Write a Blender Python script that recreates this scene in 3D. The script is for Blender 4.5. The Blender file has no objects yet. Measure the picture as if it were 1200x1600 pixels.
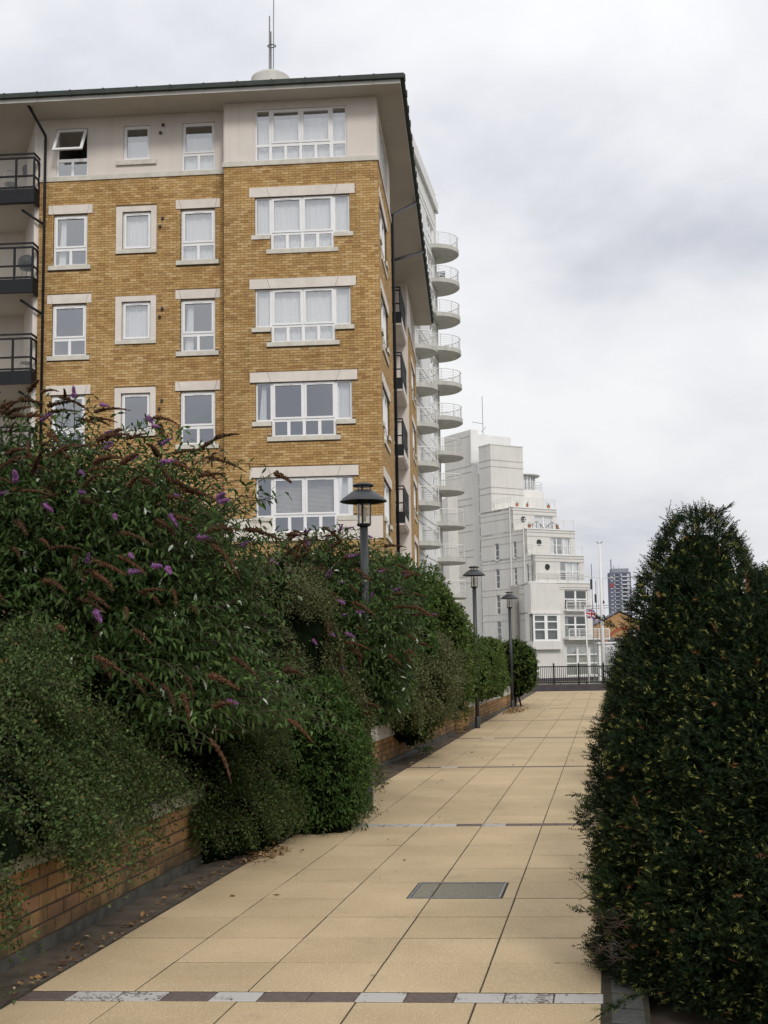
import bpy, math, random
import numpy as np
from mathutils import Vector, Matrix
random.seed(7); rng = np.random.default_rng(11)
R = math.radians
sc = bpy.context.scene
COL = sc.collection

# ------------------------------------------------------------------ camera, sky, sun, exposure
F_PX = 1900.0
def unit(v): v = np.array(v, float); return v/np.linalg.norm(v)
_y = unit([(750-600)/F_PX, -(1018-800)/F_PX, 1]); _u = unit([-270/F_PX, 16300/F_PX, 1])
_z = unit(_u-_u.dot(_y)*_y); _x = np.cross(_y, _z); _x = -_x if _x[0] < 0 else _x
# columns of the camera's rotation: its right, up and backward axes in the world
M3 = np.array([_x, _y, _z])
rot = Matrix(((M3[0][0], M3[0][1], -M3[0][2]), (M3[1][0], M3[1][1], -M3[1][2]), (M3[2][0], M3[2][1], -M3[2][2])))
cam_d = bpy.data.cameras.new('camera'); cam = bpy.data.objects.new('camera', cam_d); COL.objects.link(cam)
cam.matrix_world = Matrix.Translation((0, 0, 1.65)) @ rot.to_4x4()
cam_d.sensor_fit = 'VERTICAL'; cam_d.sensor_height = 24.0; cam_d.lens = 24.0*F_PX/1600.0
cam_d.clip_end = 4000; cam_d.clip_start = 0.1
sc.camera = cam

SKY_SEED = 2.7
SUN_EL, SUN_AZ = R(38), R(158)      # azimuth clockwise from +Y
w = bpy.data.worlds.new('World'); sc.world = w; w.use_nodes = True
nt = w.node_tree; nt.nodes.clear(); N = nt.nodes.new; Lk = nt.links.new
sky = N('ShaderNodeTexSky'); sky.sky_type = 'NISHITA'; sky.sun_disc = False; sky.sun_elevation = SUN_EL; sky.sun_rotation = SUN_AZ
bg1 = N('ShaderNodeBackground'); bg1.inputs[1].default_value = 0.1; Lk(sky.outputs[0], bg1.inputs[0])
tc = N('ShaderNodeTexCoord'); sep = N('ShaderNodeSeparateXYZ'); Lk(tc.outputs['Generated'], sep.inputs[0])
def m(op, a, b=None, clamp=False):
    n = N('ShaderNodeMath'); n.operation = op; n.use_clamp = clamp
    for i, q in enumerate((a, b)):
        if q is None: continue
        if isinstance(q, (int, float)): n.inputs[i].default_value = q
        else: Lk(q, n.inputs[i])
    return n.outputs[0]
den = m('ADD', m('MAXIMUM', sep.outputs[2], 0.0), 0.42)
cxx = m('DIVIDE', sep.outputs[0], den); cyy = m('DIVIDE', sep.outputs[1], den)
cmb = N('ShaderNodeCombineXYZ'); Lk(cxx, cmb.inputs[0]); Lk(cyy, cmb.inputs[1]); cmb.inputs[2].default_value = SKY_SEED
n1 = N('ShaderNodeTexNoise'); n1.inputs['Scale'].default_value = 1.5; n1.inputs['Detail'].default_value = 7; n1.inputs['Roughness'].default_value = 0.5
Lk(cmb.outputs[0], n1.inputs['Vector'])
n2 = N('ShaderNodeTexNoise'); n2.inputs['Scale'].default_value = 4.2; n2.inputs['Detail'].default_value = 8; n2.inputs['Roughness'].default_value = 0.55
n2.inputs['Distortion'].default_value = 0.3
Lk(cmb.outputs[0], n2.inputs['Vector'])
dens = m('ADD', m('MULTIPLY', n1.outputs[0], 0.7), m('MULTIPLY', n2.outputs[0], 0.3))
ramp = N('ShaderNodeValToRGB'); e = ramp.color_ramp.elements
e[0].position = 0.42; e[0].color = (0.93, 0.935, 0.945, 1)
e[1].position = 0.64; e[1].color = (0.58, 0.60, 0.67, 1)
x = e.new(0.53); x.color = (0.80, 0.81, 0.845, 1)
Lk(dens, ramp.inputs[0])
# the cloud layer gets brighter towards the zenith, as an overcast sky does
up = m('MULTIPLY', m('POWER', m('MAXIMUM', sep.outputs[2], 0.0), 1.2), 0.50)
str_ = m('ADD', up, 0.93)
bg2 = N('ShaderNodeBackground'); Lk(ramp.outputs[0], bg2.inputs[0]); Lk(str_, bg2.inputs[1])
mix = N('ShaderNodeMixShader'); mix.inputs[0].default_value = 0.97
Lk(bg1.outputs[0], mix.inputs[1]); Lk(bg2.outputs[0], mix.inputs[2])
out = N('ShaderNodeOutputWorld'); Lk(mix.outputs[0], out.inputs[0])
sd = bpy.data.lights.new('sun', 'SUN'); sd.energy = 1.55; sd.angle = R(14); sd.color = (1, 0.96, 0.9)
so = bpy.data.objects.new('sun', sd); COL.objects.link(so)
sdir = Vector((math.sin(SUN_AZ)*math.cos(SUN_EL), math.cos(SUN_AZ)*math.cos(SUN_EL), math.sin(SUN_EL)))
so.rotation_euler = sdir.to_track_quat('Z', 'Y').to_euler(); so.location = (0, -10, 40)
vs = sc.view_settings; vs.view_transform = 'Standard'; vs.look = 'None'; vs.exposure = 0.0; vs.gamma = 1; vs.use_curve_mapping = False
sc.cycles.max_bounces = 8; sc.cycles.transparent_max_bounces = 12

# ------------------------------------------------------------------ materials
def newmat(name):
    mt = bpy.data.materials.new(name); mt.use_nodes = True
    t = mt.node_tree; t.nodes.clear()
    o = t.nodes.new('ShaderNodeOutputMaterial'); p = t.nodes.new('ShaderNodeBsdfPrincipled')
    t.links.new(p.outputs[0], o.inputs[0]); return mt, t, p, o
def noise(t, scale, detail=4, vec=None, rough=.55):
    n = t.nodes.new('ShaderNodeTexNoise'); n.inputs['Scale'].default_value = scale; n.inputs['Detail'].default_value = detail
    n.inputs['Roughness'].default_value = rough
    if vec is None:
        g = t.nodes.new('ShaderNodeNewGeometry'); vec = g.outputs['Position']
    t.links.new(vec, n.inputs['Vector']); return n.outputs[0]
def cramp(t, fac, stops, interp='LINEAR'):
    r = t.nodes.new('ShaderNodeValToRGB'); r.color_ramp.interpolation = interp
    el = r.color_ramp.elements
    el[0].position = stops[0][0]; el[0].color = (*stops[0][1], 1)
    el[1].position = stops[-1][0]; el[1].color = (*stops[-1][1], 1)
    for p_, c_ in stops[1:-1]:
        q = el.new(p_); q.color = (*c_, 1)
    t.links.new(fac, r.inputs[0]); return r.outputs[0]
def mixc(t, a, b, fac, mode='MIX'):
    n = t.nodes.new('ShaderNodeMix'); n.data_type = 'RGBA'; n.blend_type = mode
    if isinstance(fac, (int, float)): n.inputs[0].default_value = fac
    else: t.links.new(fac, n.inputs[0])
    for i, q in ((6, a), (7, b)):
        if isinstance(q, tuple): n.inputs[i].default_value = (*q, 1)
        else: t.links.new(q, n.inputs[i])
    return n.outputs[2]
def tmath(t, op, a, b=0.0):
    n = t.nodes.new('ShaderNodeMath'); n.operation = op
    for i, q in enumerate((a, b)):
        if isinstance(q, (int, float)): n.inputs[i].default_value = q
        else: t.links.new(q, n.inputs[i])
    return n.outputs[0]
def bump(t, p, h, s=.3, d=.01):
    b = t.nodes.new('ShaderNodeBump'); b.inputs['Strength'].default_value = s; b.inputs['Distance'].default_value = d
    t.links.new(h, b.inputs['Height']); t.links.new(b.outputs[0], p.inputs['Normal'])
def plain(name, c, rough=.6, var=.15, scale=3.0, metal=0, spec=.4, bumpy=0, streak=0.0):
    mt, t, p, o = newmat(name)
    n = noise(t, scale, 6)
    lo = tuple(v*(1-var) for v in c); hi = tuple(min(1, v*(1+var)) for v in c)
    col = cramp(t, n, [(.3, lo), (.7, hi)])
    if streak:
        g = t.nodes.new('ShaderNodeNewGeometry'); mp = t.nodes.new('ShaderNodeMapping'); mp.inputs['Scale'].default_value = (2.2, 2.2, .12)
        t.links.new(g.outputs['Position'], mp.inputs['Vector'])
        s = noise(t, 1.5, 6, mp.outputs[0], .7)
        col = mixc(t, col, tuple(v*.62 for v in c), cramp(t, s, [(.5, (0, 0, 0)), (.78, (streak, streak, streak))]))
    t.links.new(col, p.inputs['Base Color']); p.inputs['Roughness'].default_value = rough
    p.inputs['Metallic'].default_value = metal; p.inputs['Specular IOR Level'].default_value = spec
    if bumpy: bump(t, p, noise(t, bumpy, 5), .4, .01)
    return mt
def rnd_val(t):
    g = t.nodes.new('ShaderNodeNewGeometry'); oi = t.nodes.new('ShaderNodeObjectInfo')
    return tmath(t, 'FRACT', tmath(t, 'ADD', g.outputs['Random Per Island'], oi.outputs['Random']))
def brick_mat(name, stops, grime=None, gscale=.8):
    mt, t, p, o = newmat(name)
    c = cramp(t, rnd_val(t), stops)
    n = noise(t, 28, 5)
    c = mixc(t, c, cramp(t, n, [(.3, (.6, .6, .6)), (.7, (1.12, 1.12, 1.12))]), .55, 'MULTIPLY')
    c = mixc(t, c, cramp(t, noise(t, .35, 5), [(.35, (.86, .86, .86)), (.65, (1.06, 1.06, 1.06))]), .8, 'MULTIPLY')
    gs = t.nodes.new('ShaderNodeNewGeometry'); mp = t.nodes.new('ShaderNodeMapping'); mp.inputs['Scale'].default_value = (1.6, 1.6, .14); t.links.new(gs.outputs['Position'], mp.inputs['Vector'])
    c = mixc(t, c, cramp(t, noise(t, 1.6, 7, mp.outputs[0], .7), [(.42, (1.03, 1.03, 1.03)), (.72, (.72, .70, .68))]), .7, 'MULTIPLY')
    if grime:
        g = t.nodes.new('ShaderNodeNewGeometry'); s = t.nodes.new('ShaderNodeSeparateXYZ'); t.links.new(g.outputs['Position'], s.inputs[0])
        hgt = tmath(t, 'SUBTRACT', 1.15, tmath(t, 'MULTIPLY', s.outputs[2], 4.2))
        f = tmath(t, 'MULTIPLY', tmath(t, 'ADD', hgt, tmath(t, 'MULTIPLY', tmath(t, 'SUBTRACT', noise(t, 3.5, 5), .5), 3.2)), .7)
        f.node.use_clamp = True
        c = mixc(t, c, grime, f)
    t.links.new(c, p.inputs['Base Color']); p.inputs['Roughness'].default_value = .88; p.inputs['Specular IOR Level'].default_value = .2
    bump(t, p, noise(t, 60, 4), .35, .006)
    return mt
MAT = {}
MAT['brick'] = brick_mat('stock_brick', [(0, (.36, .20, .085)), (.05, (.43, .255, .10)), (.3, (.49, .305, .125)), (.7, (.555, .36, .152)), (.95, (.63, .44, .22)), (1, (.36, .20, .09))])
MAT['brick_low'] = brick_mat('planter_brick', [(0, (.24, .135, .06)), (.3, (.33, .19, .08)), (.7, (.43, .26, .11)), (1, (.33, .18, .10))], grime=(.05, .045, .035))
MAT['mortar'] = plain('mortar', (.13, .09, .045), .95, .25, 6)
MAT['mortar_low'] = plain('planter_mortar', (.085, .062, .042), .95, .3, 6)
MAT['render'] = plain('cream_render', (.69, .63, .575), .85, .05, 1.2, streak=.25)
MAT['soffit'] = plain('soffit_board', (.56, .52, .46), .8, .06, .8)
MAT['stone'] = plain('cast_stone', (.70, .64, .58), .85, .08, 2.5, streak=.25)
MAT['sill'] = plain('sill_stone', (.60, .57, .50), .85, .12, 4, streak=.3)
MAT['upvc'] = plain('white_window_frame', (.82, .82, .82), .4, .03)
MAT['white_paint'] = plain('white_paint', (.74, .73, .71), .55, .05, 2, streak=.2)
MAT['grey_render'] = plain('off_white_render', (.67, .655, .62), .85, .05, .6, streak=.45)
MAT['grey_render2'] = plain('clean_white_render', (.75, .75, .735), .85, .03, .6, streak=.15)
MAT['slab_under'] = plain('balcony_concrete', (.50, .49, .45), .85, .12, 2, streak=.5)
MAT['groove'] = plain('shadow_joint', (.36, .34, .33), .9, .1, 2)
MAT['black'] = plain('black_metal', (.012, .013, .016), .5, .2, 8, spec=.25)
MAT['charcoal'] = plain('charcoal_metal', (.026, .028, .031), .45, .12, 8, spec=.5)
MAT['roof'] = plain('dark_roof_tile', (.035, .045, .038), .7, .3, 6)
MAT['fascia'] = plain('fascia_board', (.62, .61, .58), .6, .05)
MAT['interior'] = plain('room_wall', (.30, .29, .27), .9, .1, .7)
def curtain_mat():
    mt, t, p, o = newmat('net_curtain'); p.inputs['Base Color'].default_value = (.93, .93, .93, 1); p.inputs['Roughness'].default_value = .9
    tr = t.nodes.new('ShaderNodeBsdfTranslucent'); tr.inputs[0].default_value = (.8, .8, .8, 1)
    mx = t.nodes.new('ShaderNodeMixShader'); mx.inputs[0].default_value = .25
    t.links.new(p.outputs[0], mx.inputs[1]); t.links.new(tr.outputs[0], mx.inputs[2]); t.links.new(mx.outputs[0], o.inputs[0]); return mt
MAT['curtain'] = curtain_mat()
def glass_mat(name, tint=(.9, .93, .93), base=.16):
    mt, t, p, o = newmat(name); t.nodes.remove(p)
    tr = t.nodes.new('ShaderNodeBsdfTransparent'); tr.inputs[0].default_value = (*tint, 1)
    gl = t.nodes.new('ShaderNodeBsdfGlossy'); gl.inputs['Roughness'].default_value = .03; gl.inputs[0].default_value = (.95, .97, 1, 1)
    lw = t.nodes.new('ShaderNodeLayerWeight'); lw.inputs[0].default_value = .5
    f = tmath(t, 'ADD', tmath(t, 'MULTIPLY', tmath(t, 'POWER', lw.outputs['Facing'], 3.0), .8), base); f.node.use_clamp = True
    mx = t.nodes.new('ShaderNodeMixShader'); t.links.new(f, mx.inputs[0]); t.links.new(tr.outputs[0], mx.inputs[1]); t.links.new(gl.outputs[0], mx.inputs[2])
    b = t.nodes.new('ShaderNodeBump'); b.inputs['Strength'].default_value = .12; b.inputs['Distance'].default_value = .02
    t.links.new(noise(t, .9, 2), b.inputs['Height']); t.links.new(b.outputs[0], gl.inputs['Normal'])
    t.links.new(mx.outputs[0], o.inputs[0]); return mt
MAT['glass'] = glass_mat('window_glass', (.97, .98, .98), base=.33)
MAT['clear'] = glass_mat('lamp_glass', (.86, .84, .76), base=.06); MAT['glass_dark'] = glass_mat('dim_glass', (.55, .6, .58), base=.10)
def leaf_mat(name, stops, trans=.25, rough=.6, spec=.14):
    mt, t, p, o = newmat(name)
    a = t.nodes.new('ShaderNodeAttribute'); a.attribute_name = 'tint'
    c = cramp(t, a.outputs['Fac'], [(q, tuple(min(1, v*(1.0 if 'needle' in name else 1.3)) for v in col_)) for q, col_ in stops])
    t.links.new(c, p.inputs['Base Color']); p.inputs['Roughness'].default_value = rough; p.inputs['Specular IOR Level'].default_value = spec
    tr = t.nodes.new('ShaderNodeBsdfTranslucent'); t.links.new(c, tr.inputs[0])
    mx = t.nodes.new('ShaderNodeMixShader'); mx.inputs[0].default_value = trans
    t.links.new(p.outputs[0], mx.inputs[1]); t.links.new(tr.outputs[0], mx.inputs[2]); t.links.new(mx.outputs[0], o.inputs[0]); return mt
MAT['leaf_bud'] = leaf_mat('butterfly_bush_leaf', [(0, (.020, .035, .010)), (.5, (.042, .074, .019)), (.80, (.085, .135, .034)), (.95, (.13, .17, .07)), (1, (.42, .46, .38))])
MAT['leaf_cot'] = leaf_mat('small_grey_green_leaf', [(0, (.024, .034, .012)), (.5, (.048, .074, .022)), (.93, (.100, .138, .042)), (1, (.14, .08, .03))], .2)
MAT['leaf_cot2'] = leaf_mat('small_brown_green_leaf', [(0, (.044, .048, .020)), (.5, (.082, .090, .036)), (.9, (.13, .13, .055)), (1, (.14, .09, .05))], .15)
MAT['leaf_green'] = leaf_mat('fresh_green_leaf', [(0, (.024, .044, .012)), (.5, (.042, .078, .018)), (.95, (.080, .135, .03)), (1, (.15, .16, .04))])
MAT['leaf_hedge'] = leaf_mat('mid_green_leaf', [(0, (.032, .048, .012)), (.5, (.060, .092, .020)), (.95, (.10, .145, .035)), (1, (.16, .15, .05))])
MAT['leaf_yew'] = leaf_mat('yew_needle', [(0, (.009, .017, .007)), (.45, (.018, .032, .010)), (.7, (.036, .056, .015)), (.80, (.13, .15, .035)), (.97, (.32, .28, .075)), (1, (.22, .10, .04))], .12)
MAT['core'] = plain('dark_crown_fill', (.007, .011, .005), 1.0, .5, 14, spec=0)  # near-black filler; the shade inside the crowns is put into its colour
MAT['stem'] = plain('brown_stem', (.06, .04, .024), .9, .3, 20)
def spike_mat(name, stops):
    mt, t, p, o = newmat(name); tcn = t.nodes.new('ShaderNodeTexCoord')
    oi = t.nodes.new('ShaderNodeObjectInfo')
    c = cramp(t, noise(t, 90, 3, tcn.outputs['Object']), stops)
    c = mixc(t, c, cramp(t, oi.outputs['Random'], [(0, (.6, .62, .55)), (1, (1.25, 1.1, 1.0))]), 1.0, 'MULTIPLY')
    t.links.new(c, p.inputs['Base Color']); p.inputs['Roughness'].default_value = .95; p.inputs['Specular IOR Level'].default_value = .1; return mt
MAT['spike_brown'] = spike_mat('faded_panicle', [(.35, (.035, .019, .011)), (.55, (.082, .046, .027)), (.7, (.125, .078, .045))])
MAT['spike_purple'] = spike_mat('purple_panicle', [(.35, (.12, .05, .15)), (.55, (.24, .115, .30)), (.7, (.34, .19, .40))])
def slab_mat():
    mt, t, p, o = newmat('buff_aggregate_slab')
    oi = t.nodes.new('ShaderNodeObjectInfo')
    c = cramp(t, rnd_val(t), [(0, (.475, .365, .225)), (.5, (.495, .38, .235)), (1, (.52, .40, .25))])
    c = mixc(t, c, cramp(t, noise(t, 1.1, 6), [(.3, (.84, .83, .80)), (.7, (1.08, 1.08, 1.07))]), .9, 'MULTIPLY')
    c = mixc(t, c, cramp(t, noise(t, 130, 2), [(.35, (.74, .73, .70)), (.55, (1, 1, 1)), (.72, (1.3, 1.32, 1.4))]), .8, 'MULTIPLY')
    v = t.nodes.new('ShaderNodeTexVoronoi'); v.inputs['Scale'].default_value = 85
    g = t.nodes.new('ShaderNodeNewGeometry'); t.links.new(g.outputs['Position'], v.inputs['Vector'])
    sp = tmath(t, 'MULTIPLY', tmath(t, 'LESS_THAN', v.outputs['Distance'], .22), tmath(t, 'GREATER_THAN', noise(t, 37, 2), .55))
    c = mixc(t, c, (.78, .72, .60), tmath(t, 'MULTIPLY', sp, .75))
    st = cramp(t, noise(t, 6, 7, None, .7), [(.62, (0, 0, 0)), (.80, (.5, .5, .5))])
    c = mixc(t, c, (.24, .17, .09), st)
    c = mixc(t, c, (.20, .16, .11), cramp(t, noise(t, 1.7, 8, None, .75), [(.58, (0, 0, 0)), (.78, (.55, .55, .55))]))
    v2 = t.nodes.new('ShaderNodeTexVoronoi'); v2.inputs['Scale'].default_value = 2.3; t.links.new(g.outputs['Position'], v2.inputs['Vector'])
    c = mixc(t, c, (.17, .14, .10), tmath(t, 'MULTIPLY', tmath(t, 'LESS_THAN', v2.outputs['Distance'], .045), .6))
    t.links.new(c, p.inputs['Base Color']); p.inputs['Roughness'].default_value = .85; p.inputs['Specular IOR Level'].default_value = .25
    bump(t, p, noise(t, 160, 3), .5, .004); return mt
MAT['slab'] = slab_mat()
def sett_mat(name, base, paint=None):
    mt, t, p, o = newmat(name)
    c = cramp(t, noise(t, 30, 5), [(.3, tuple(v*.7 for v in base)), (.7, tuple(v*1.25 for v in base))])
    if paint:
        tcn = t.nodes.new('ShaderNodeTexCoord'); oi = t.nodes.new('ShaderNodeObjectInfo')
        thr = tmath(t, 'ADD', tmath(t, 'MULTIPLY', oi.outputs['Random'], .17), .29)
        wear = tmath(t, 'MULTIPLY', tmath(t, 'SUBTRACT', tmath(t, 'ADD', tmath(t, 'MULTIPLY', noise(t, 9, 3), .5), tmath(t, 'MULTIPLY', noise(t, 60, 4), .5)), thr), 16)
        wear.node.use_clamp = True
        c = mixc(t, c, paint, wear)
    t.links.new(c, p.inputs['Base Color']); p.inputs['Roughness'].default_value = .75; bump(t, p, noise(t, 45, 5), .6, .006); return mt
MAT['sett_dark'] = sett_mat('dark_sett', (.115, .082, .07)); MAT['sett_white'] = sett_mat('worn_white_sett', (.13, .10, .09), (.42, .40, .38))
MAT['sett_grey'] = sett_mat('grey_sett', (.07, .07, .065))
MAT['joint'] = plain('dirt_joint', (.035, .03, .018), .95, .4, 30)
MAT['margin'] = plain('dirty_margin_stone', (.085, .068, .05), .9, .45, 5, bumpy=14)
MAT['soil'] = plain('soil', (.06, .045, .03), .95, .4, 8, bumpy=10)
MAT['earth'] = plain('ground', (.14, .13, .10), .95, .3, .05)
MAT['coping'] = plain('weathered_coping', (.30, .28, .22), .9, .35, 7, bumpy=20)
MAT['coping_white'] = plain('pale_coping', (.50, .49, .45), .85, .15, 2, streak=.4)
MAT['footing'] = plain('footing', (.075, .072, .06), .9, .4, 9, bumpy=25)
MAT['cover'] = plain('cover_concrete', (.20, .18, .135), .9, .3, 60, bumpy=80)
MAT['steel'] = plain('dull_steel', (.23, .23, .24), .45, .3, 15, metal=.5)
MAT['litter'] = leaf_mat('dead_leaf', [(0, (.06, .03, .015)), (.5, (.16, .085, .04)), (.85, (.26, .15, .06)), (1, (.40, .32, .20))], .1, .8)
MAT['kerb_dark'] = plain('dark_plinth', (.075, .065, .07), .8, .2, 3)

# ------------------------------------------------------------------ mesh helpers
class MB:
    def __init__(s): s.v = []; s.f = []
    def box(s, u0, u1, d0, d1, z0, z1, f=None, open_back=False):
        k = len(s.v)
        for (a, b, c) in ((u0, d0, z0), (u1, d0, z0), (u1, d1, z0), (u0, d1, z0), (u0, d0, z1), (u1, d0, z1), (u1, d1, z1), (u0, d1, z1)):
            s.v.append(f(a, b, c) if f else (a, b, c))
        fs = [(3, 2, 1, 0), (4, 5, 6, 7), (1, 2, 6, 5), (2, 3, 7, 6), (3, 0, 4, 7)]
        if not open_back: fs.append((0, 1, 5, 4))
        for q in fs: s.f.append(tuple(k+i for i in q))
        return s
    def poly(s, pts):
        k = len(s.v); s.v += [tuple(p) for p in pts]; s.f.append(tuple(range(k, k+len(pts)))); return s
    def prism(s, pts, z0, z1):
        k = len(s.v); n = len(pts)
        s.v += [(p[0], p[1], z0) for p in pts]+[(p[0], p[1], z1) for p in pts]
        s.f.append(tuple(range(k, k+n))[::-1]); s.f.append(tuple(range(k+n, k+2*n)))
        for i in range(n):
            j = (i+1) % n; s.f.append((k+i, k+j, k+n+j, k+n+i))
        return s
    def tube(s, pts, r, n=6, caps=True):
        pts = [Vector(p) for p in pts]; rr = r if isinstance(r, (list, tuple)) else [r]*len(pts)
        k0 = len(s.v)
        for i, p in enumerate(pts):
            t = (pts[min(i+1, len(pts)-1)]-pts[max(i-1, 0)]); t = t.normalized() if t.length > 0 else Vector((0, 0, 1))
            a = t.cross(Vector((0, 0, 1)));
            if a.length < .05: a = t.cross(Vector((1, 0, 0)))
            a.normalize(); b = t.cross(a)
            for j in range(n):
                q = 2*math.pi*j/n; s.v.append(tuple(p+(a*math.cos(q)+b*math.sin(q))*rr[i]))
        for i in range(len(pts)-1):
            for j in range(n):
                s.f.append((k0+i*n+j, k0+i*n+(j+1) % n, k0+(i+1)*n+(j+1) % n, k0+(i+1)*n+j))
        if caps:
            s.f.append(tuple(k0+j for j in range(n))[::-1]); s.f.append(tuple(k0+(len(pts)-1)*n+j for j in range(n)))
        return s
    def lathe(s, prof, c=(0, 0, 0), n=24):
        k = len(s.v)
        for (r, z) in prof:
            for j in range(n):
                q = 2*math.pi*j/n; s.v.append((c[0]+r*math.cos(q), c[1]+r*math.sin(q), c[2]+z))
        for i in range(len(prof)-1):
            for j in range(n):
                s.f.append((k+i*n+j, k+i*n+(j+1) % n, k+(i+1)*n+(j+1) % n, k+(i+1)*n+j))
        return s
    def grid_wall(s, u0, u1, z0, z1, holes, d0, d1, f):
        zs = sorted({z0, z1, *[min(max(h[2], z0), z1) for h in holes], *[min(max(h[3], z0), z1) for h in holes]})
        for a, b in zip(zs, zs[1:]):
            if b-a < 1e-5: continue
            zm = (a+b)/2; cuts = sorted([(max(h[0], u0), min(h[1], u1)) for h in holes if h[2] < zm < h[3] and h[1] > u0 and h[0] < u1])
            u = u0
            for c0, c1 in cuts:
                if c0 > u+1e-5: s.box(u, c0, d0, d1, a, b, f)
                u = max(u, c1)
            if u < u1-1e-5: s.box(u, u1, d0, d1, a, b, f)
        return s
    def mesh(s, name, mat, smooth=False):
        me = bpy.data.meshes.new(name); me.from_pydata([tuple(v) for v in s.v], [], s.f); me.materials.append(mat)
        if smooth: me.polygons.foreach_set('use_smooth', [True]*len(me.polygons))
        me.update(); return me
    def build(s, name, mat, parent=None, kind=None, smooth=False):
        return mk(name, s.mesh(name, mat, smooth), parent, kind)
def mk(name, me, parent=None, kind=None):
    o = bpy.data.objects.new(name, me); COL.objects.link(o)
    if parent is not None: o.parent = parent
    if kind: o['kind'] = kind
    return o
def thing(name, label, cat, loc=(0, 0, 0), group=None):
    o = bpy.data.objects.new(name, None); COL.objects.link(o); o.empty_display_size = .3
    o['label'] = label; o['category'] = cat
    if group: o['group'] = group
    o.location = loc
    return o
def tag(o, label, cat, group=None):
    o['label'] = label; o['category'] = cat
    if group: o['group'] = group
    return o
def tri_mesh(name, V, T, mat, tint=None, parent=None, kind=None):
    me = bpy.data.meshes.new(name); n, k = len(V), len(T)
    me.vertices.add(n); me.vertices.foreach_set('co', np.asarray(V, np.float32).ravel())
    me.loops.add(3*k); me.loops.foreach_set('vertex_index', np.asarray(T, np.int32).ravel())
    me.polygons.add(k); me.polygons.foreach_set('loop_start', np.arange(0, 3*k, 3, dtype=np.int32)); me.polygons.foreach_set('loop_total', np.full(k, 3, np.int32))
    if tint is not None:
        a = me.attributes.new('tint', 'FLOAT', 'POINT'); a.data.foreach_set('value', np.asarray(tint, np.float32))
    me.materials.append(mat); me.update(calc_edges=True)
    return mk(name, me, parent, kind)

# ------------------------------------------------------------------ ground
PD = np.array([.103, 1.0]); PDn = PD/np.linalg.norm(PD)
def pu(u, y): return u+.103*y           # world x of path coordinate u at distance y
g = MB().poly([(-3000, -600, -1.45), (3000, -600, -1.45), (3000, 3000, -1.45), (-3000, 3000, -1.45)]).build('ground', MAT['earth']); g['kind'] = 'structure'
tg = MB().prism([(-60, -20), (30, -20), (30, 51.6), (-60, 51.6)], -1.4, -.06).build('planting_bed', MAT['soil']); tg['kind'] = 'structure'
path = MB().prism([(pu(-2.93, -2), -2), (pu(.13, -2), -2), (pu(.13, 50.6), 50.6), (pu(-2.93, 50.6), 50.6)], -.05, -.0035).build('path', MAT['joint']); path['kind'] = 'structure'
J = [-2.92, -2.395, -1.824, -1.25, -.68, -.09]
GAP = .004; GAPY = .0085; PITCH = .571; PER = 5.88
slabs = []
def add_slab(ua, ub, y0, y1): slabs.append((ua+GAP, ub-GAP, y0+GAPY+random.choice((0, 0, .001, -.001)), y1-GAPY))
rows = []
for k in range(0, 8):
    for j in range(10):
        rows.append((6.17+PER*k+PITCH*j, 6.17+PER*k+PITCH*(j+1)))
rows = [(6.0-PITCH*(j+1), 6.0-PITCH*j) for j in range(4)]+rows
CY0, CY1, CU0, CU1 = 6.17+4*PITCH, 6.17+5*PITCH, -1.407, -.77
for (y0, y1) in rows:
    if y0 > 50: continue
    y1 = min(y1, 50.55)
    for a, b in zip(J, J[1:]):
        off = 0 if random.random() < .85 else random.uniform(-.02, .02)
        if abs(y0-CY0) < .01 and b > CU0+.01 and a < CU1-.01:
            if a < CU0: add_slab(a, CU0-.004, y0, y1)
            if b > CU1: add_slab(CU1+.004, b, y0, y1)
            continue
        add_slab(a, b, y0, y1)
slabs.sort(key=lambda q: q[2])
slab_me = {}
rest = MB()
def slab_prism(mb, ua, ub, y0, y1, zt, org=(0, 0)):
    pts = [(pu(ua, y0)-org[0], y0-org[1]), (pu(ub, y0)-org[0], y0-org[1]), (pu(ub, y1)-org[0], y1-org[1]), (pu(ua, y1)-org[0], y1-org[1])]
    k = len(mb.v); c = .003
    cx = sum(p[0] for p in pts)/4; cy = sum(p[1] for p in pts)/4
    mb.v += [(p[0], p[1], -.010) for p in pts]+[(p[0], p[1], zt-c) for p in pts]+[(p[0]+(c if p[0] < cx else -c), p[1]+(c if p[1] < cy else -c), zt) for p in pts]
    for i in range(4):
        j = (i+1) % 4; mb.f.append((k+i, k+j, k+4+j, k+4+i)); mb.f.append((k+4+i, k+4+j, k+8+j, k+8+i))
    mb.f.append((k+8, k+9, k+10, k+11))
for i, (ua, ub, y0, y1) in enumerate(slabs):
    if i < 300:
        key = (round(ub-ua, 3), round(y1-y0, 3))
        if key not in slab_me:
            mb = MB(); slab_prism(mb, 0, ub-ua, 0, y1-y0, 0.0); slab_me[key] = mb.mesh('paving_slab', MAT['slab'])
        o = mk('paving_slab', slab_me[key], path); o.location = (pu(ua, y0), y0, random.uniform(-.0012, .0012))
        o.rotation_euler = (random.uniform(-.0012, .0012), random.uniform(-.0012, .0012), random.uniform(-.002, .002))
    else: slab_prism(rest, ua, ub, y0, y1, 0)
rest.build('far_paving', MAT['slab'], path, 'stuff')
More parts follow.
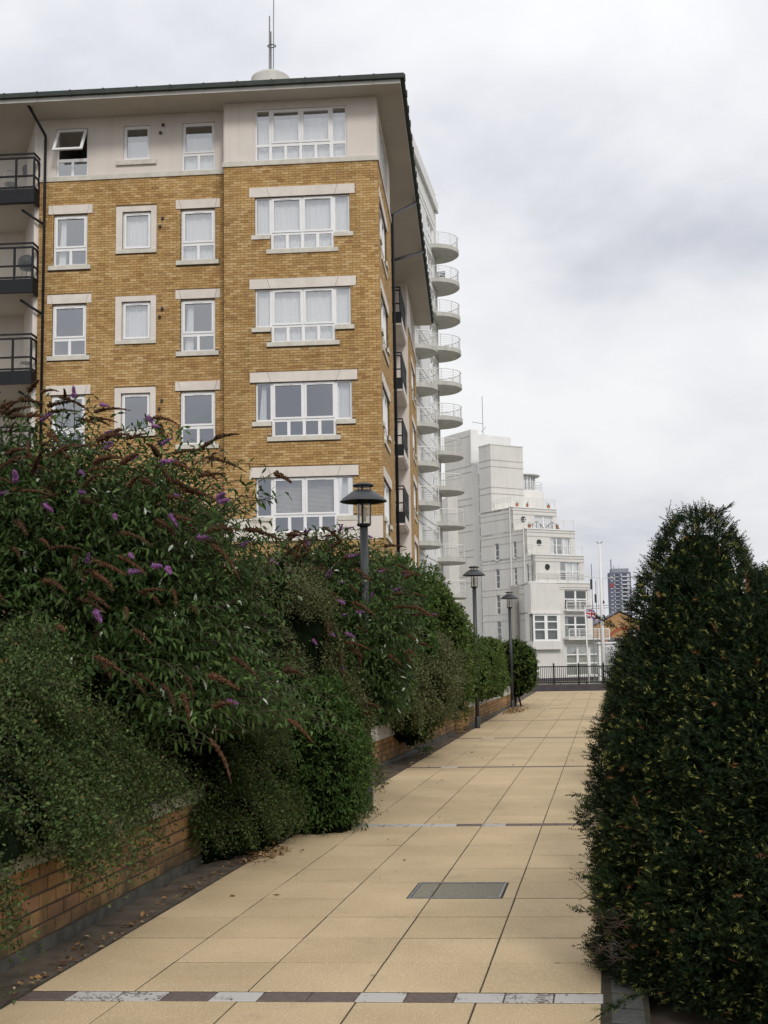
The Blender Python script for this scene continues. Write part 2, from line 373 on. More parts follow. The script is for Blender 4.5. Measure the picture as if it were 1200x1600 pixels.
# rows of setts across the path
sett_me = []
for k_ in range(3):
    mb = MB(); L, W = .236, .158
    pts = [(0, 0), (L, 0), (L+.103*W, W), (.103*W, W)]; n0 = len(mb.v)
    for zz, ins in ((-.010, 0), (-.006, 0), (.0, .008)):
        for (px_, py_) in pts:
            mb.v.append((px_+(ins if px_ < L/2 else -ins)+random.uniform(-.002, .002), py_+(ins if py_ < W/2 else -ins)+random.uniform(-.002, .002), zz+random.uniform(-.001, .001)))
    for r_ in range(2):
        for i in range(4): j = (i+1) % 4; mb.f.append((r_*4+i, r_*4+j, r_*4+4+j, r_*4+4+i))
    mb.f.append((8, 9, 10, 11)); sett_me.append(mb)
sett_meshes = {c: [q.mesh('sett', MAT[c]) for q in sett_me] for c in ('sett_dark', 'sett_white', 'sett_grey')}
pat0 = 'DWWDWDDWDWWWD'; pat1 = 'DDWWWWDWDDDDD'
for k in range(8):
    y = 6.006+PER*k
    pat = pat0 if k == 0 else (pat1 if k == 1 else ''.join(random.choice('DDWDD') for _ in range(13)))
    for i in range(12):
        o = mk('sett', sett_meshes['sett_white' if pat[i] == 'W' else 'sett_dark'][random.randrange(3)], path)
        o.location = (pu(-2.92, y)+.002+i*.2365, y, 0)
# edging of grey setts beside the path under the yews
i = 0; y = 4.2
while y < 24:
    o = mk('edging_sett', sett_meshes['sett_grey'][i % 3], path); o.rotation_euler = (0, 0, R(84.1)); o.location = (pu(.11, y), y, -.002)
    y += .245; i += 1
# inspection cover
cvr = thing('inspection_cover', 'grey recessed inspection cover set across a joint of the buff path', 'manhole cover', (pu((CU0+CU1)/2, (CY0+CY1)/2), (CY0+CY1)/2, 0))
def cprism(ua, ub, y0, y1, z1):
    ox, oy = cvr.location[0], cvr.location[1]
    return [(pu(ua, y0)-ox, y0-oy), (pu(ub, y0)-ox, y0-oy), (pu(ub, y1)-ox, y1-oy), (pu(ua, y1)-ox, y1-oy)]
fr = MB(); t_ = .016
a0, a1, b0, b1 = CU0+.006, CU1-.006, CY0+.006, CY1-.006
for q in ((a0, a1, b0, b0+t_), (a0, a1, b1-t_, b1), (a0, a0+t_, b0+t_, b1-t_), (a1-t_, a1, b0+t_, b1-t_)): fr.prism(cprism(*q, 0), -.010, .003)
fr.build('cover_frame', MAT['steel'], cvr)
jb = -1.25
for q in ((a0+t_+.002, jb-.006, b0+t_+.002, b1-t_-.002), (jb+.006, a1-t_-.002, b0+t_+.002, b1-t_-.002)):
    MB().prism(cprism(*q, 0), -.010, -.003).build('cover_infill', MAT['cover'], cvr)
# dirty stone margin between path and wall
mg = MB()
mg.prism([(pu(-2.93, -2)-.9, -2), (pu(-2.935, -2), -2), (pu(-2.935, 50.6), 50.6), (pu(-2.93, 50.6)-.9, 50.6)], -.05, -.016)
mg.build('path_margin', MAT['margin'])['kind'] = 'structure'
mst = []
y = 4.6; bpy_m = bpy.data.objects['path_margin']
while y < 36:
    L = random.uniform(.35, .6); a = pu(-2.94, y+L/2)
    x0 = a-.02-random.uniform(.27, .33)
    mb = MB().prism([(x0, y+.006), (pu(-2.942, y+.006), y+.006), (pu(-2.942, y+L-.006), y+L-.006), (x0+.103*L, y+L-.006)], -.014, -.002+random.uniform(-.004, .002))
    mb.build('margin_stone', MAT['margin'], bpy_m); y += L

# ------------------------------------------------------------------ brick laying
def lay_bricks(f, u0, u1, z0, z1, holes, L=.215, Hh=.0665, mj=.010, phase=0.0):
    out_ = []; cs = Hh+mj; n = int(round((z1-z0)/cs)); cs = (z1-z0)/n
    for r in range(n):
        za, zb = z0+r*cs+mj/2, z0+(r+1)*cs-mj/2; zm = (za+zb)/2
        cuts = sorted([(h[0], h[1]) for h in holes if h[2] < zm+.02 and h[3] > zm-.02])
        segs = []; u = u0
        for c0, c1 in cuts:
            if c0 > u: segs.append((u, c0))
            u = max(u, c1)
        if u < u1: segs.append((u, u1))
        off = (r % 2)*(L+mj)/2+phase
        k = math.floor((u0-off)/(L+mj))
        b = k*(L+mj)+off
        while b < u1:
            for s0, s1 in segs:
                a, e_ = max(b, s0), min(b+L, s1)
                if e_-a > .03: out_.append((a, e_, za, zb))
            b += L+mj
    return out_
def put_bricks(bricks, f, U, D, parent, mat, single, name='brick', mass='brickwork', proud=.010, full=.215):
    """single(b) says which full bricks become objects of their own; the others are one mass."""
    mass_mb = MB(); me = None; n = 0
    for (a, e_, za, zb) in bricks:
        if n < 300 and abs((e_-a)-full) < .002 and single(a, e_, za, zb):
            if me is None:
                h = zb-za; q = MB()
                c = .003
                L2 = full/2; k = 0
                q.v += [(-L2, .004, -h/2), (L2, .004, -h/2), (L2, .004, h/2), (-L2, .004, h/2), (-L2, -proud+.002, -h/2), (L2, -proud+.002, -h/2), (L2, -proud+.002, h/2), (-L2, -proud+.002, h/2),
                        (-L2+c, -proud, -h/2+c), (L2-c, -proud, -h/2+c), (L2-c, -proud, h/2-c), (-L2+c, -proud, h/2-c)]
                for i in range(4):
                    j = (i+1) % 4; q.f.append((i, j, 4+j, 4+i)); q.f.append((4+i, 4+j, 8+j, 8+i))
                q.f.append((8, 9, 10, 11)); me = q.mesh(name, mat)
            o = mk(name, me, parent); p = Vector(f((a+e_)/2, 0, (za+zb)/2))
            Uv = Vector(U); Dv = Vector(D)
            mw = Matrix(((Uv.x, -Dv.x, 0, p.x), (Uv.y, -Dv.y, 0, p.y), (0, 0, 1, p.z), (0, 0, 0, 1)))
            jit = random.uniform(-.0015, .0015); mw.translation += Dv*jit
            o.matrix_local = mw if parent is None else Matrix.Translation(-parent.location) @ mw; n += 1
        else:
            j = random.uniform(-.002, .002); mass_mb.box(a, e_, -.004, proud+j, za, zb, f, open_back=True)
    if mass_mb.v:
        o = mass_mb.build(mass, mat, parent, 'stuff')
        if parent is not None: o.location = -parent.location
# planter wall, near
def line_map(x0, y0, x1, y1):
    d = Vector((x1-x0, y1-y0)); Ln = d.length; d /= Ln; nrm = Vector((d.y, -d.x))
    def f(u, dd, z): return (x0+d.x*u+nrm.x*dd, y0+d.y*u+nrm.y*dd, z)
    return f, (d.x, d.y, 0), (nrm.x, nrm.y, 0), Ln
def planter(label, x0, y0, x1, y1, ztop, zc, cmat, singles, endcap=True):
    w_ = thing('planter_wall', label, 'wall')
    f, U, D, Ln = line_map(x0, y0, x1, y1)
    MB().box(0, Ln, -.22, -.001, -.05, ztop, f).build('wall_core', MAT['mortar_low'], w_)
    MB().box(0, Ln, -.02, .022, -.05, .055, f).build('footing', MAT['footing'], w_)
    br = lay_bricks(f, 0, Ln, .057, ztop, [], L=.209, Hh=.064, mj=.015)
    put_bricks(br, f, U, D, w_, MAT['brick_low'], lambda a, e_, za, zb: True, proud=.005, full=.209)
    k = 0; u = 0
    while u < Ln:
        e_ = min(u+.6, Ln); c = MB().box(u+.003, e_-.003, -.24, .03, ztop+.003, zc, f); c.build('coping_stone', cmat, w_); u += .6
    return w_, f, Ln
pw, fpw, Lpw = planter('low yellow brick planter wall in the left foreground under trailing cotoneaster', -2.77, 4.3, -2.296, 9.98, .49, .60, MAT['coping'], 300)
fe, Ue, De, Le = line_map(-2.296, 9.98, -3.1, 10.45)
MB().box(0.01, Le, -.22, -.001, -.05, .49, fe).build('return_wall', MAT['mortar_low'], pw)
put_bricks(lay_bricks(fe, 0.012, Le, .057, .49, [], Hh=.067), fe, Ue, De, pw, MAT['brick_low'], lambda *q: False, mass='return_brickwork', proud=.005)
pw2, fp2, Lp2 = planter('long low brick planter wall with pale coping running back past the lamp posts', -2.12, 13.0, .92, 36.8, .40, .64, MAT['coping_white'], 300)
for yy in (25.35, 26.25):
    xx = -2.12+(yy-13)*(3.04/23.8); pr = MB()
    pr.box(xx-.02, xx+.14, yy-.12, yy+.12, -.05, .62)
    pc = pr.build('pier', MAT['mortar_low'], pw2)
    q = MB()
    for r in range(8):
        z0 = .0+r*.077; o_ = (r % 2)*.06
        q.box(xx+.0+(o_*0), xx+.15, yy-.13, yy-.115, z0+.006, z0+.072); q.box(xx+.138, xx+.152, yy-.125, yy-.003-o_+.03, z0+.006, z0+.072); q.box(xx+.138, xx+.152, yy+.038-o_, yy+.125, z0+.006, z0+.072)
    q.build('pier_brickwork', MAT['brick_low'], pc, 'stuff')

# ------------------------------------------------------------------ windows
def window(parent, f, u0, u1, z0, z1, panes, blanks=(), sash=(), curtain=None, d=-.06, t=.06, name='window', frame=None, glass=None):
    frame = frame or MAT['upvc']
    mb = MB(); mb.grid_wall(u0, u1, z0, z1, list(panes)+list(blanks), d-t, d, f)
    for i in sash:
        a, b, c, e_ = panes[i]; s = .045
        mb.grid_wall(a-.012, b+.012, c-.012, e_+.012, [(a+s, b-s, c+s, e_-s)], d-t*.5, d+.022, f)
        mb.box((a+b)/2-.16, (a+b)/2+.16, d+.02, d+.035, e_-.022, e_-.002, f)
    wo = mb.build(name, frame, parent)
    for i, (a, b, c, e_) in enumerate(panes):
        s = .045 if i in sash else 0
        q = MB().poly([f(a+s, d-t*.45, c+s), f(b-s, d-t*.45, c+s), f(b-s, d-t*.45, e_-s), f(a+s, d-t*.45, e_-s)])
        q.build('pane', glass or MAT['glass'], wo)
    if curtain:
        for (a, b, c, e_, full) in curtain:
            q = MB(); n = max(6, int((b-a)*34)); k = 0; per = (b-a)/n
            amp = .022; vs_ = []
            for i in range(n+1):
                u = a+i*per; dd = d-t-.10+amp*math.sin(i*1.9+a*9)+amp*.5*math.sin(i*.7)
                q.v.append(f(u, dd, c)); q.v.append(f(u+ (0 if full else (.10*(1-i/n))), dd, e_))
            for i in range(n): q.f.append((2*i, 2*i+2, 2*i+3, 2*i+1))
            q.build('curtain', MAT['curtain'], wo, None, True)
    return wo

# ------------------------------------------------------------------ brick apartment block
blk = thing('apartment_block', 'yellow brick riverside apartment block with cream top storey and black balconies', 'building')
YF, YL, XS = 35.0, 35.5, -2.711
fF = lambda u, d, z: (u, YF-d, z)
fL = lambda u, d, z: (u, YL-d, z)
fS = lambda u, d, z: (XS+d, u, z)
X2 = -2.92
fS2 = lambda u, d, z: (X2+d, u, z)
LINT = [15.38, 12.53, 9.68, 6.83]
ZSTR0, ZSTR1, ZSOF = 16.37, 16.52, 18.40
def main_rects(uc, L):
    return [(uc-1.435, uc-.96, L-1.18, L-.01), (uc-.96, uc+.96, L-1.64, L-.01), (uc+.96, uc+1.435, L-1.18, L-.01)]
def main_window(parent, f, uc, L, curtain):
    u = uc; P = [(u-1.385, u-1.0, L-1.12, L-.06), (u-.905, u-.035, L-1.10, L-.06), (u+.035, u+.905, L-1.10, L-.06), (u+1.0, u+1.385, L-1.12, L-.06)]
    for i in range(4):
        c = u-.92+.46*i; P.append((c+.045, c+.415, L-1.595, L-1.19))
    bl = [(u-1.436, u-.96, L-1.65, L-1.18), (u+.96, u+1.436, L-1.65, L-1.18)]
    window(parent, f, u-1.435, u+1.435, L-1.64, L-.01, P, bl, sash=(1, 2), curtain=curtain)
    q = MB()
    # lintel in three stones with slanting joints
    for a, b, c, e_ in ((u-1.6, u-1.115, u-1.6, u-.975), (u+1.115, u+1.6, u+.975, u+1.6)):
        pass
    def stone(b0, b1, t0, t1):
        k = len(q.v)
        for dd in (-.05, .03):
            q.v.extend([f(b0, dd, L), f(b1, dd, L), f(t1, dd, L+.30), f(t0, dd, L+.30)])
        q.f.extend([(k, k+1, k+2, k+3), (k+4, k+5, k+6, k+7), (k, k+1, k+5, k+4), (k+2, k+3, k+7, k+6), (k+1, k+2, k+6, k+5), (k+3, k, k+4, k+7)])
    stone(u-1.6, u-.985, u-1.6, u-1.085); stone(u-.975, u+.975, u-1.075, u+1.075); stone(u+.985, u+1.6, u+1.085, u+1.6)
    q.build('lintel', MAT['stone'], parent)
    s = MB(); s.box(u-1.54, u-.965, -.05, .05, L-1.32, L-1.185, f); s.box(u+.965, u+1.54, -.05, .05, L-1.32, L-1.185, f); s.box(u-1.09, u+1.09, -.05, .05, L-1.78, L-1.645, f)
    s.build('window_sill', MAT['sill'], parent)
def curt_full(uc, L): return [(uc-1.4, uc-.98, L-1.15, L-.04, True), (uc-.92, uc+.92, L-1.6, L-.04, True), (uc+.98, uc+1.4, L-1.15, L-.04, True)]
def curt_part(uc, L): return [(uc-1.38, uc-1.15, L-1.15, L-.04, False), (uc+1.02, uc+1.36, L-1.15, L-.04, True)]
UC = -5.0
# front bay: openings
holesF = []
for L in LINT: holesF += main_rects(UC, L)
holesF.append((-6.42, -3.62, 16.53, 18.16))
shell = MB()
shell.grid_wall(-7.376, XS, 5.62, ZSTR0, holesF, -.3, 0, fF)
shell.box(-7.376, XS, -.3, .0, -.05, 4.95, fF)
cream = MB(); cream.grid_wall(-7.376, XS, 4.95, 5.62, [(UC-.96, UC+.96, 5.19, 6)], -.3, .03, fF)
# left plane
WN = [(-12.83, -11.76, 'tall'), (-10.65, -9.75, 'square'), (-8.82, -7.76, 'tall')]
holesL = []
for L in (15.32, 12.47, 9.62):
    for (a, b, k) in WN: holesL.append((a, b, L-1.64, L-.03) if k == 'tall' else (a, b, L-1.22, L-.02))
shell.grid_wall(-13.3, -7.376, -.05, ZSTR0, holesL, -.3, 0, fL)
# side near block, y 35..40.4
SC = 36.95
holesS = []
for L in LINT: holesS += main_rects(SC, L)
shell.grid_wall(35.3, 40.4, -.05, ZSTR0, holesS, -.3, 0, fS)
# far side block
SC2 = 58.0
holes2 = []
for L in LINT: holes2 += main_rects(SC2, L)
shell.build('wall', MAT['mortar'], blk); shell = MB()
shell.grid_wall(54.0, 61.0, -.05, ZSTR0, holes2, -.3, 0, fS2)
shell.build('wall', MAT['mortar'], blk)
cream.build('plinth_band', MAT['render'], blk)
# bricks
def pad(hs): return [(a-.004, b+.004, c-.004, d+.004) for a, b, c, d in hs]
def addst(hs, uc, L): hs += [(uc-1.605, uc+1.605, L-.003, L+.304), (uc-1.545, uc-.96, L-1.325, L-1.18), (uc+.96, uc+1.545, L-1.325, L-1.18), (uc-1.095, uc+1.095, L-1.785, L-1.64)]
hF = pad(holesF); [addst(hF, UC, L) for L in LINT]
put_bricks(lay_bricks(fF, -7.376, XS+.009, 5.63, ZSTR0, hF), fF, (1, 0, 0), (0, -1, 0), blk, MAT['brick'],
           lambda a, e_, za, zb: za > 9.9, mass='front_brickwork')
put_bricks(lay_bricks(fF, -7.376, XS+.009, 2.5, 4.94, [(UC-1.1, UC+1.1, 4.9, 6)]), fF, (1, 0, 0), (0, -1, 0), blk, MAT['brick'], lambda *q: False, mass='low_brickwork')
hL = pad(holesL)
for L in (15.32, 12.47, 9.62):
    for (a, b, k) in WN:
        if k == 'tall': hL += [(a-.165, b+.165, L-.003, L+.285), (a-.145, b+.125, L-1.79, L-1.64)]
        else: hL += [(a-.21, b+.18, L-1.36, L+.16)]
put_bricks(lay_bricks(fL, -13.3, -7.38, 6.0, ZSTR0, hL, phase=.05), fL, (1, 0, 0), (0, -1, 0), blk, MAT['brick'], lambda *q: False, mass='left_brickwork')
hS = pad(holesS); [addst(hS, SC, L) for L in LINT]
put_bricks(lay_bricks(fS, 35.002, 40.4, 2.5, ZSTR0, hS), fS, (0, 1, 0), (1, 0, 0), blk, MAT['brick'], lambda *q: False, mass='side_brickwork')
hS2 = pad(holes2); [addst(hS2, SC2, L) for L in LINT]
put_bricks(lay_bricks(fS2, 54.0, 61.0, 4.0, ZSTR0, hS2), fS2, (0, 1, 0), (1, 0, 0), blk, MAT['brick'], lambda *q: False, mass='rear_brickwork')
MB().box(-7.38, -7.366, -.5, .0, 6, ZSTR0, fF).build('return_brickwork', MAT['brick'], blk)
# string course and cream top storey
MB().box(-7.42, XS+.05, -.2, .05, ZSTR0+.001, ZSTR1, fF).build('string_course', MAT['sill'], blk); MB().box(-13.35, -7.42, -.2, .05, ZSTR0+.001, ZSTR1, fL).build('string_course', MAT['sill'], blk)
MB().box(35.2, 40.44, -.2, .045, ZSTR0+.002, ZSTR1-.001, fS).build('string_course', MAT['sill'], blk); MB().box(54.0, 61.05, -.2, .05, ZSTR0+.001, ZSTR1, fS2).build('string_course', MAT['sill'], blk)
tp = MB()
tp.grid_wall(-7.376, XS, ZSTR1, ZSOF, [(-6.42, -3.62, 16.53, 18.16)], -.3, 0, fF)
tp.grid_wall(-13.3, -7.376, ZSTR1, ZSOF, [(-12.77, -11.77, 16.53, 18.08), (-10.65, -9.79, 16.94, 18.08), (-8.80, -7.76, 16.53, 18.08)], -.3, 0, fL)
tp.grid_wall(35.3, 40.4, ZSTR1, ZSOF, [(36.0, 39.2, 16.53, 18.10)], -.3, 0, fS)
tp.grid_wall(54.0, 61.0, ZSTR1, ZSOF, [(56.6, 59.4, 16.53, 18.10)], -.3, 0, fS2)
tp.box(-7.39, -7.37, -.5, .0, ZSTR1, ZSOF, fF)
# recessed side wall and the cream wall at its far end
tp.box(40.4, 54.0, -1.35, -1.2, -.05, ZSOF, fS)
tp.box(-4.2, X2, 0, .2, -.05, ZSOF, lambda u, d, z: (u, 54.0-.0-d, z))
tp.build('upper_wall', MAT['render'], blk)
# windows, front bay
cur = ['full', 'full', 'part', 'none']
for L, c in zip(LINT, cur):
    main_window(blk, fF, UC, L, curt_full(UC, L) if c == 'full' else (curt_part(UC, L) if c == 'part' else [(UC+1.0, UC+1.25, L-1.15, L-.04, False)]))
# blinds in the lowest front window
L = LINT[3]; bl = MB()
for i in range(26): z = L-.08-i*.038; bl.box(UC-.9, UC+.9, -.30, -.275, z-.012, z+.008, fF)
bl.build('window_blind', MAT['sill'], blk)
u0, u1 = -6.42, -3.62
P = [(u0+.05, u0+.42, 17.07, 18.11), (u0+.52, u0+1.365, 17.09, 18.10), (u0+1.435, u1-.52, 17.09, 18.10), (u1-.42, u1-.05, 17.07, 18.11)]
P += [(u0+.05, u0+.42, 16.58, 16.98), (u1-.42, u1-.05, 16.58, 16.98)]+[(u0+.48+.46*i+.03, u0+.48+.46*i+.41, 16.58, 16.98) for i in range(4)]
window(blk, fF, u0, u1, 16.53, 18.16, P, sash=(1, 2), curtain=[(u0+.05, u1-.05, 16.56, 17.9, True)])
for L, cs_ in zip((15.32, 12.47, 9.62), (('part', 'full', 'full'), ('none', 'full', 'part'), ('none', 'none', 'none'))):
    for (a, b, k), c in zip(WN, cs_):
        if k == 'tall':
            zb, zt = L-1.64, L-.03; P = [(a+.07, b-.07, zb+.58, zt-.07), (a+.06, (a+b)/2-.04, zb+.05, zb+.47), ((a+b)/2+.04, b-.06, zb+.05, zb+.47)]
            cu = {'full': [(a+.05, b-.05, zb, zt, True)], 'part': [(a+.08, a+.34, zb, zt, False)], 'none': None}[c]
            window(blk, fL, a, b, zb, zt, P, sash=(0,), curtain=cu)
            q = MB()
            def stn(b0, b1, t0, t1):
                kk = len(q.v)
                for dd in (-.05, .03): q.v.extend([fL(b0, dd, L), fL(b1, dd, L), fL(t1, dd, L+.28), fL(t0, dd, L+.28)])
                q.f.extend([(kk, kk+1, kk+2, kk+3), (kk+4, kk+5, kk+6, kk+7), (kk, kk+1, kk+5, kk+4), (kk+2, kk+3, kk+7, kk+6), (kk+1, kk+2, kk+6, kk+5), (kk+3, kk, kk+4, kk+7)])
            stn(a-.16, a+.005, a-.16, a-.07); stn(a+.015, b-.015, a-.06, b+.06); stn(b-.005, b+.16, b+.07, b+.16)
            q.build('lintel', MAT['stone'], blk)
            MB().box(a-.14, b+.12, -.05, .06, L-1.785, L-1.645, fL).build('window_sill', MAT['sill'], blk)
        else:
            zb, zt = L-1.22, L-.02
            window(blk, fL, a, b, zb, zt, [(a+.06, b-.06, zb+.06, zt-.06)], sash=(0,), curtain=[(a+.04, b-.04, zb, zt-.02, True)] if c == 'full' else None)
            MB().grid_wall(a-.2, b+.17, L-1.35, L+.15, [(a-.002, b+.002, zb-.002, zt+.002)], -.05, .03, fL).build('window_surround', MAT['stone'], blk)
            MB().box(a-.2, b+.17, .031, .06, L-1.35, L-1.235, fL).build('window_sill', MAT['sill'], blk)
# top storey windows on the left plane
a, b = -12.77, -11.77; m2 = (a+b)/2
wo = window(blk, fL, a, b, 16.53, 18.08, [(a+.05, b-.05, 17.12, 18.03), (a+.05, m2-.04, 16.58, 17.02), (m2+.04, b-.05, 16.58, 17.02)], curtain=None)
for c in list(wo.children):
    pass
bpy.data.objects.remove([c for c in wo.children if c.name.startswith('pane')][0])
ang = R(30); hz = 18.03
def fO(u, d, z):   # hinged at the head and swung out
    t_ = hz-z; return fL(u, -.03+math.sin(ang)*t_*1.0+d*math.cos(ang), hz-math.cos(ang)*t_+d*math.sin(ang))
osh = MB().grid_wall(a+.03, b-.03, 17.05, hz, [(a+.11, b-.11, 17.13, hz-.08)], 0, .05, fO).build('open_sash', MAT['upvc'], wo)
MB().poly([fO(a+.1, .025, 17.12), fO(b-.1, .025, 17.12), fO(b-.1, .025, hz-.07), fO(a+.1, .025, hz-.07)]).build('pane', MAT['glass'], wo)
window(blk, fL, -10.65, -9.79, 16.94, 18.08, [(-10.59, -9.85, 17.0, 18.02)], sash=(0,), curtain=[(-10.6, -9.84, 16.97, 17.63, True)])
MB().box(-10.86, -9.59, -.05, .07, 16.80, 16.935, fL).build('window_sill', MAT['sill'], blk)
a, b = -8.80, -7.76; m2 = (a+b)/2
window(blk, fL, a, b, 16.53, 18.08, [(a+.06, b-.06, 17.12, 18.02), (a+.05, m2-.04, 16.58, 17.02), (m2+.04, b-.05, 16.58, 17.02)], sash=(0,), curtain=[(a+.05, b-.05, 16.55, 17.66, True)])
# side windows
for L in LINT: main_window(blk, fS, SC, L, curt_part(SC, L)); main_window(blk, fS2, SC2, L, None)
for f_, a, b in ((fS, 36.0, 39.2), (fS2, 56.6, 59.4)):
    s = (b-a)/4
    window(blk, f_, a, b, 16.53, 18.10, [(a+i*s+.05, a+(i+1)*s-.05, 17.1, 18.03) for i in range(4)]+[(a+i*s+.05, a+(i+1)*s-.05, 16.58, 17.0) for i in range(4)], sash=(1, 2))
# balcony doors in the recess, narrow lintels beside the drainpipe
for L in LINT+[18.2]:
    window(blk, lambda u, d, z: (XS-1.2+d, u, z), 46.5, 51.8, L-2.2, L-.1, [(46.6+k*1.28, 47.75+k*1.28, L-2.1, L-.2) for k in range(4)], d=.02, t=.05, name='balcony_door')
# rooms behind the glass
room = MB()
room.box(-13.0, -6.0, -4.2, -4.0, -.05, ZSOF, fF); room.box(-6.0, XS-1.9, -4.2, -4.0, -.05, ZSOF, fF); room.box(-7.5, -7.4, -4.0, -.55, -.05, ZSOF, fF)
room.box(-10.0+.75, -10.0+.8, -4.0, -.85, 5, ZSOF, fF)
for z in (16.2, 13.36, 10.5, 7.66, 4.8): room.box(-13.0, XS-.32, -4.0, -.32-.52, z-.13, z, fF); room.box(-7.35, XS-.32, -.84, -.31, z-.13, z, fF)
room.box(-4.7, XS-.32, -19, -18.9, -.05, ZSOF, fF); room.box(-5.2, -5.1, -26, -19, -.05, ZSOF, fF)
room.box(-13.1, -13.0, -4.0, -.82, -.05, ZSOF, fF)
room.build('room_partition', MAT['interior'], blk)
# roof, soffit, fascia, gutter
EX0, EX1, EY0, EY1 = -17.0, -1.92, 34.2, 61.2
def exr(y): return EX1-.0055*(y-EY0)
sf = MB().prism([(EX0, EY0+.02), (EX1-.02, EY0+.02), (exr(EY1)-.02, EY1), (EX0, EY1)], ZSOF, ZSOF+.05).build('soffit', MAT['soffit'], blk)
fc = MB().box(EX0, EX1, EY0-.01, EY0+.019, ZSOF-.02, ZSOF+.13)
fc.prism([(EX1-.019, EY0+.02), (EX1, EY0+.02), (exr(EY1), EY1), (exr(EY1)-.019, EY1)], ZSOF-.02, ZSOF+.13)
fc.build('fascia', MAT['fascia'], blk)
gt = MB()
gt.box(EX0, EX1+.12, EY0-.13, EY0-.012, ZSOF+.10, ZSOF+.24)
gt.prism([(EX1+.003, EY0-.011), (EX1+.12, EY0-.011), (exr(EY1)+.12, EY1), (exr(EY1)+.003, EY1)], ZSOF+.08, ZSOF+.235)
for i in range(26): y = EY0+i*1.05; gt.box(exr(y)+.0, exr(y)+.15, y, y+.12, ZSOF+.07, ZSOF+.26)
for i in range(15): x_ = EX0+i*1.02; gt.box(x_, x_+.05, EY0-.15, EY0-.0, ZSOF+.085, ZSOF+.25)
gt.build('gutter', MAT['roof'], blk)
rf = MB(); z0, z1 = ZSOF+.24, ZSOF+3.0; cx_ = -8.0
k = [(EX0, EY0-.06, z0), (EX1+.06, EY0-.06, z0), (exr(EY1)+.06, EY1, z0), (EX0, EY1, z0), (-8.5, 41, z1), (-8.5, EY1, z1), (EX0, 41, z1)]
rf.poly([k[0], k[1], k[4], k[6]]); rf.poly([k[1], k[2], k[5], k[4]]); rf.poly([k[0], k[6], k[3]]); rf.poly([k[6], k[4], k[5], k[3]])
rfo = rf.build('roof', MAT['roof'], blk)
# tile courses proud of the roof plane along the eaves
tl = MB()
for j in range(44):
    y = EY0+.1+j*.6; tl.prism([(exr(y)-.5, y), (exr(y)+.09, y), (exr(y)+.09, y+.32), (exr(y)-.5, y+.32)], z0-.01, z0+.05)
tl.build('eaves_tiles', MAT['roof'], rfo, 'stuff')
# roof drum with its low dome and aerials
dm = MB().lathe([(.72, -2.2), (.72, .0), (.70, .06), (.55, .16), (.3, .24), (.0, .27)], (-7.11, 42, 22.56), 32).build('roof_drum', MAT['slab_under'], blk, None, True)
an = thing('aerial_mast', 'pair of thin aerial masts on the roof drum joined by a ring', 'aerial', (-7.1, 42, 22.9))
MB().tube([(-.06, 0, 0), (-.04, 0, 2.15)], .028).build('mast', MAT['steel'], an)
MB().tube([(.09, 0, 0), (.13, 0, 4.2)], .02).build('mast', MAT['steel'], an)
MB().tube([(-.0, .02, 0), (.0, .02, 1.55)], .03).build('mast', MAT['steel'], an)
MB().tube([(.03+.15*math.cos(t), .11*math.sin(t), .98) for t in [i*math.pi/8 for i in range(17)]], .018).build('ring', MAT['charcoal'], an)
# drainpipes
def pipe(pts, r=.045): return MB().tube(pts, r, 8).build('drainpipe', MAT['black'], blk, None, True)
pipe([(-13.35, 34.25, 18.55), (-13.1, 35.40, 17.85), (-13.1, 35.41, 17.7), (-13.1, 35.41, 3)])
for z in (14.9, 12.05, 9.2): pipe([(-13.75, 35.25, z+.52), (-13.13, 35.40, z+.1)], .04)
pipe([(-1.98, 43.9, 18.38), (-2.64, 40.55, 16.7), (-2.64, 40.5, 16.5), (-2.64, 40.5, 2)], .055)
pipe([(-1.98, 49.5, 18.36), (-3.15, 44.8, 16.45)], .055)
for L in (18.1, 15.1, 12.25, 9.4):
    for (u, z) in ((-9.42, L-.1), (-9.5, L-.35)): MB().box(u, u+.07, 0, .09, z, z+.07, fL).build('vent_outlet', MAT['charcoal'], blk)

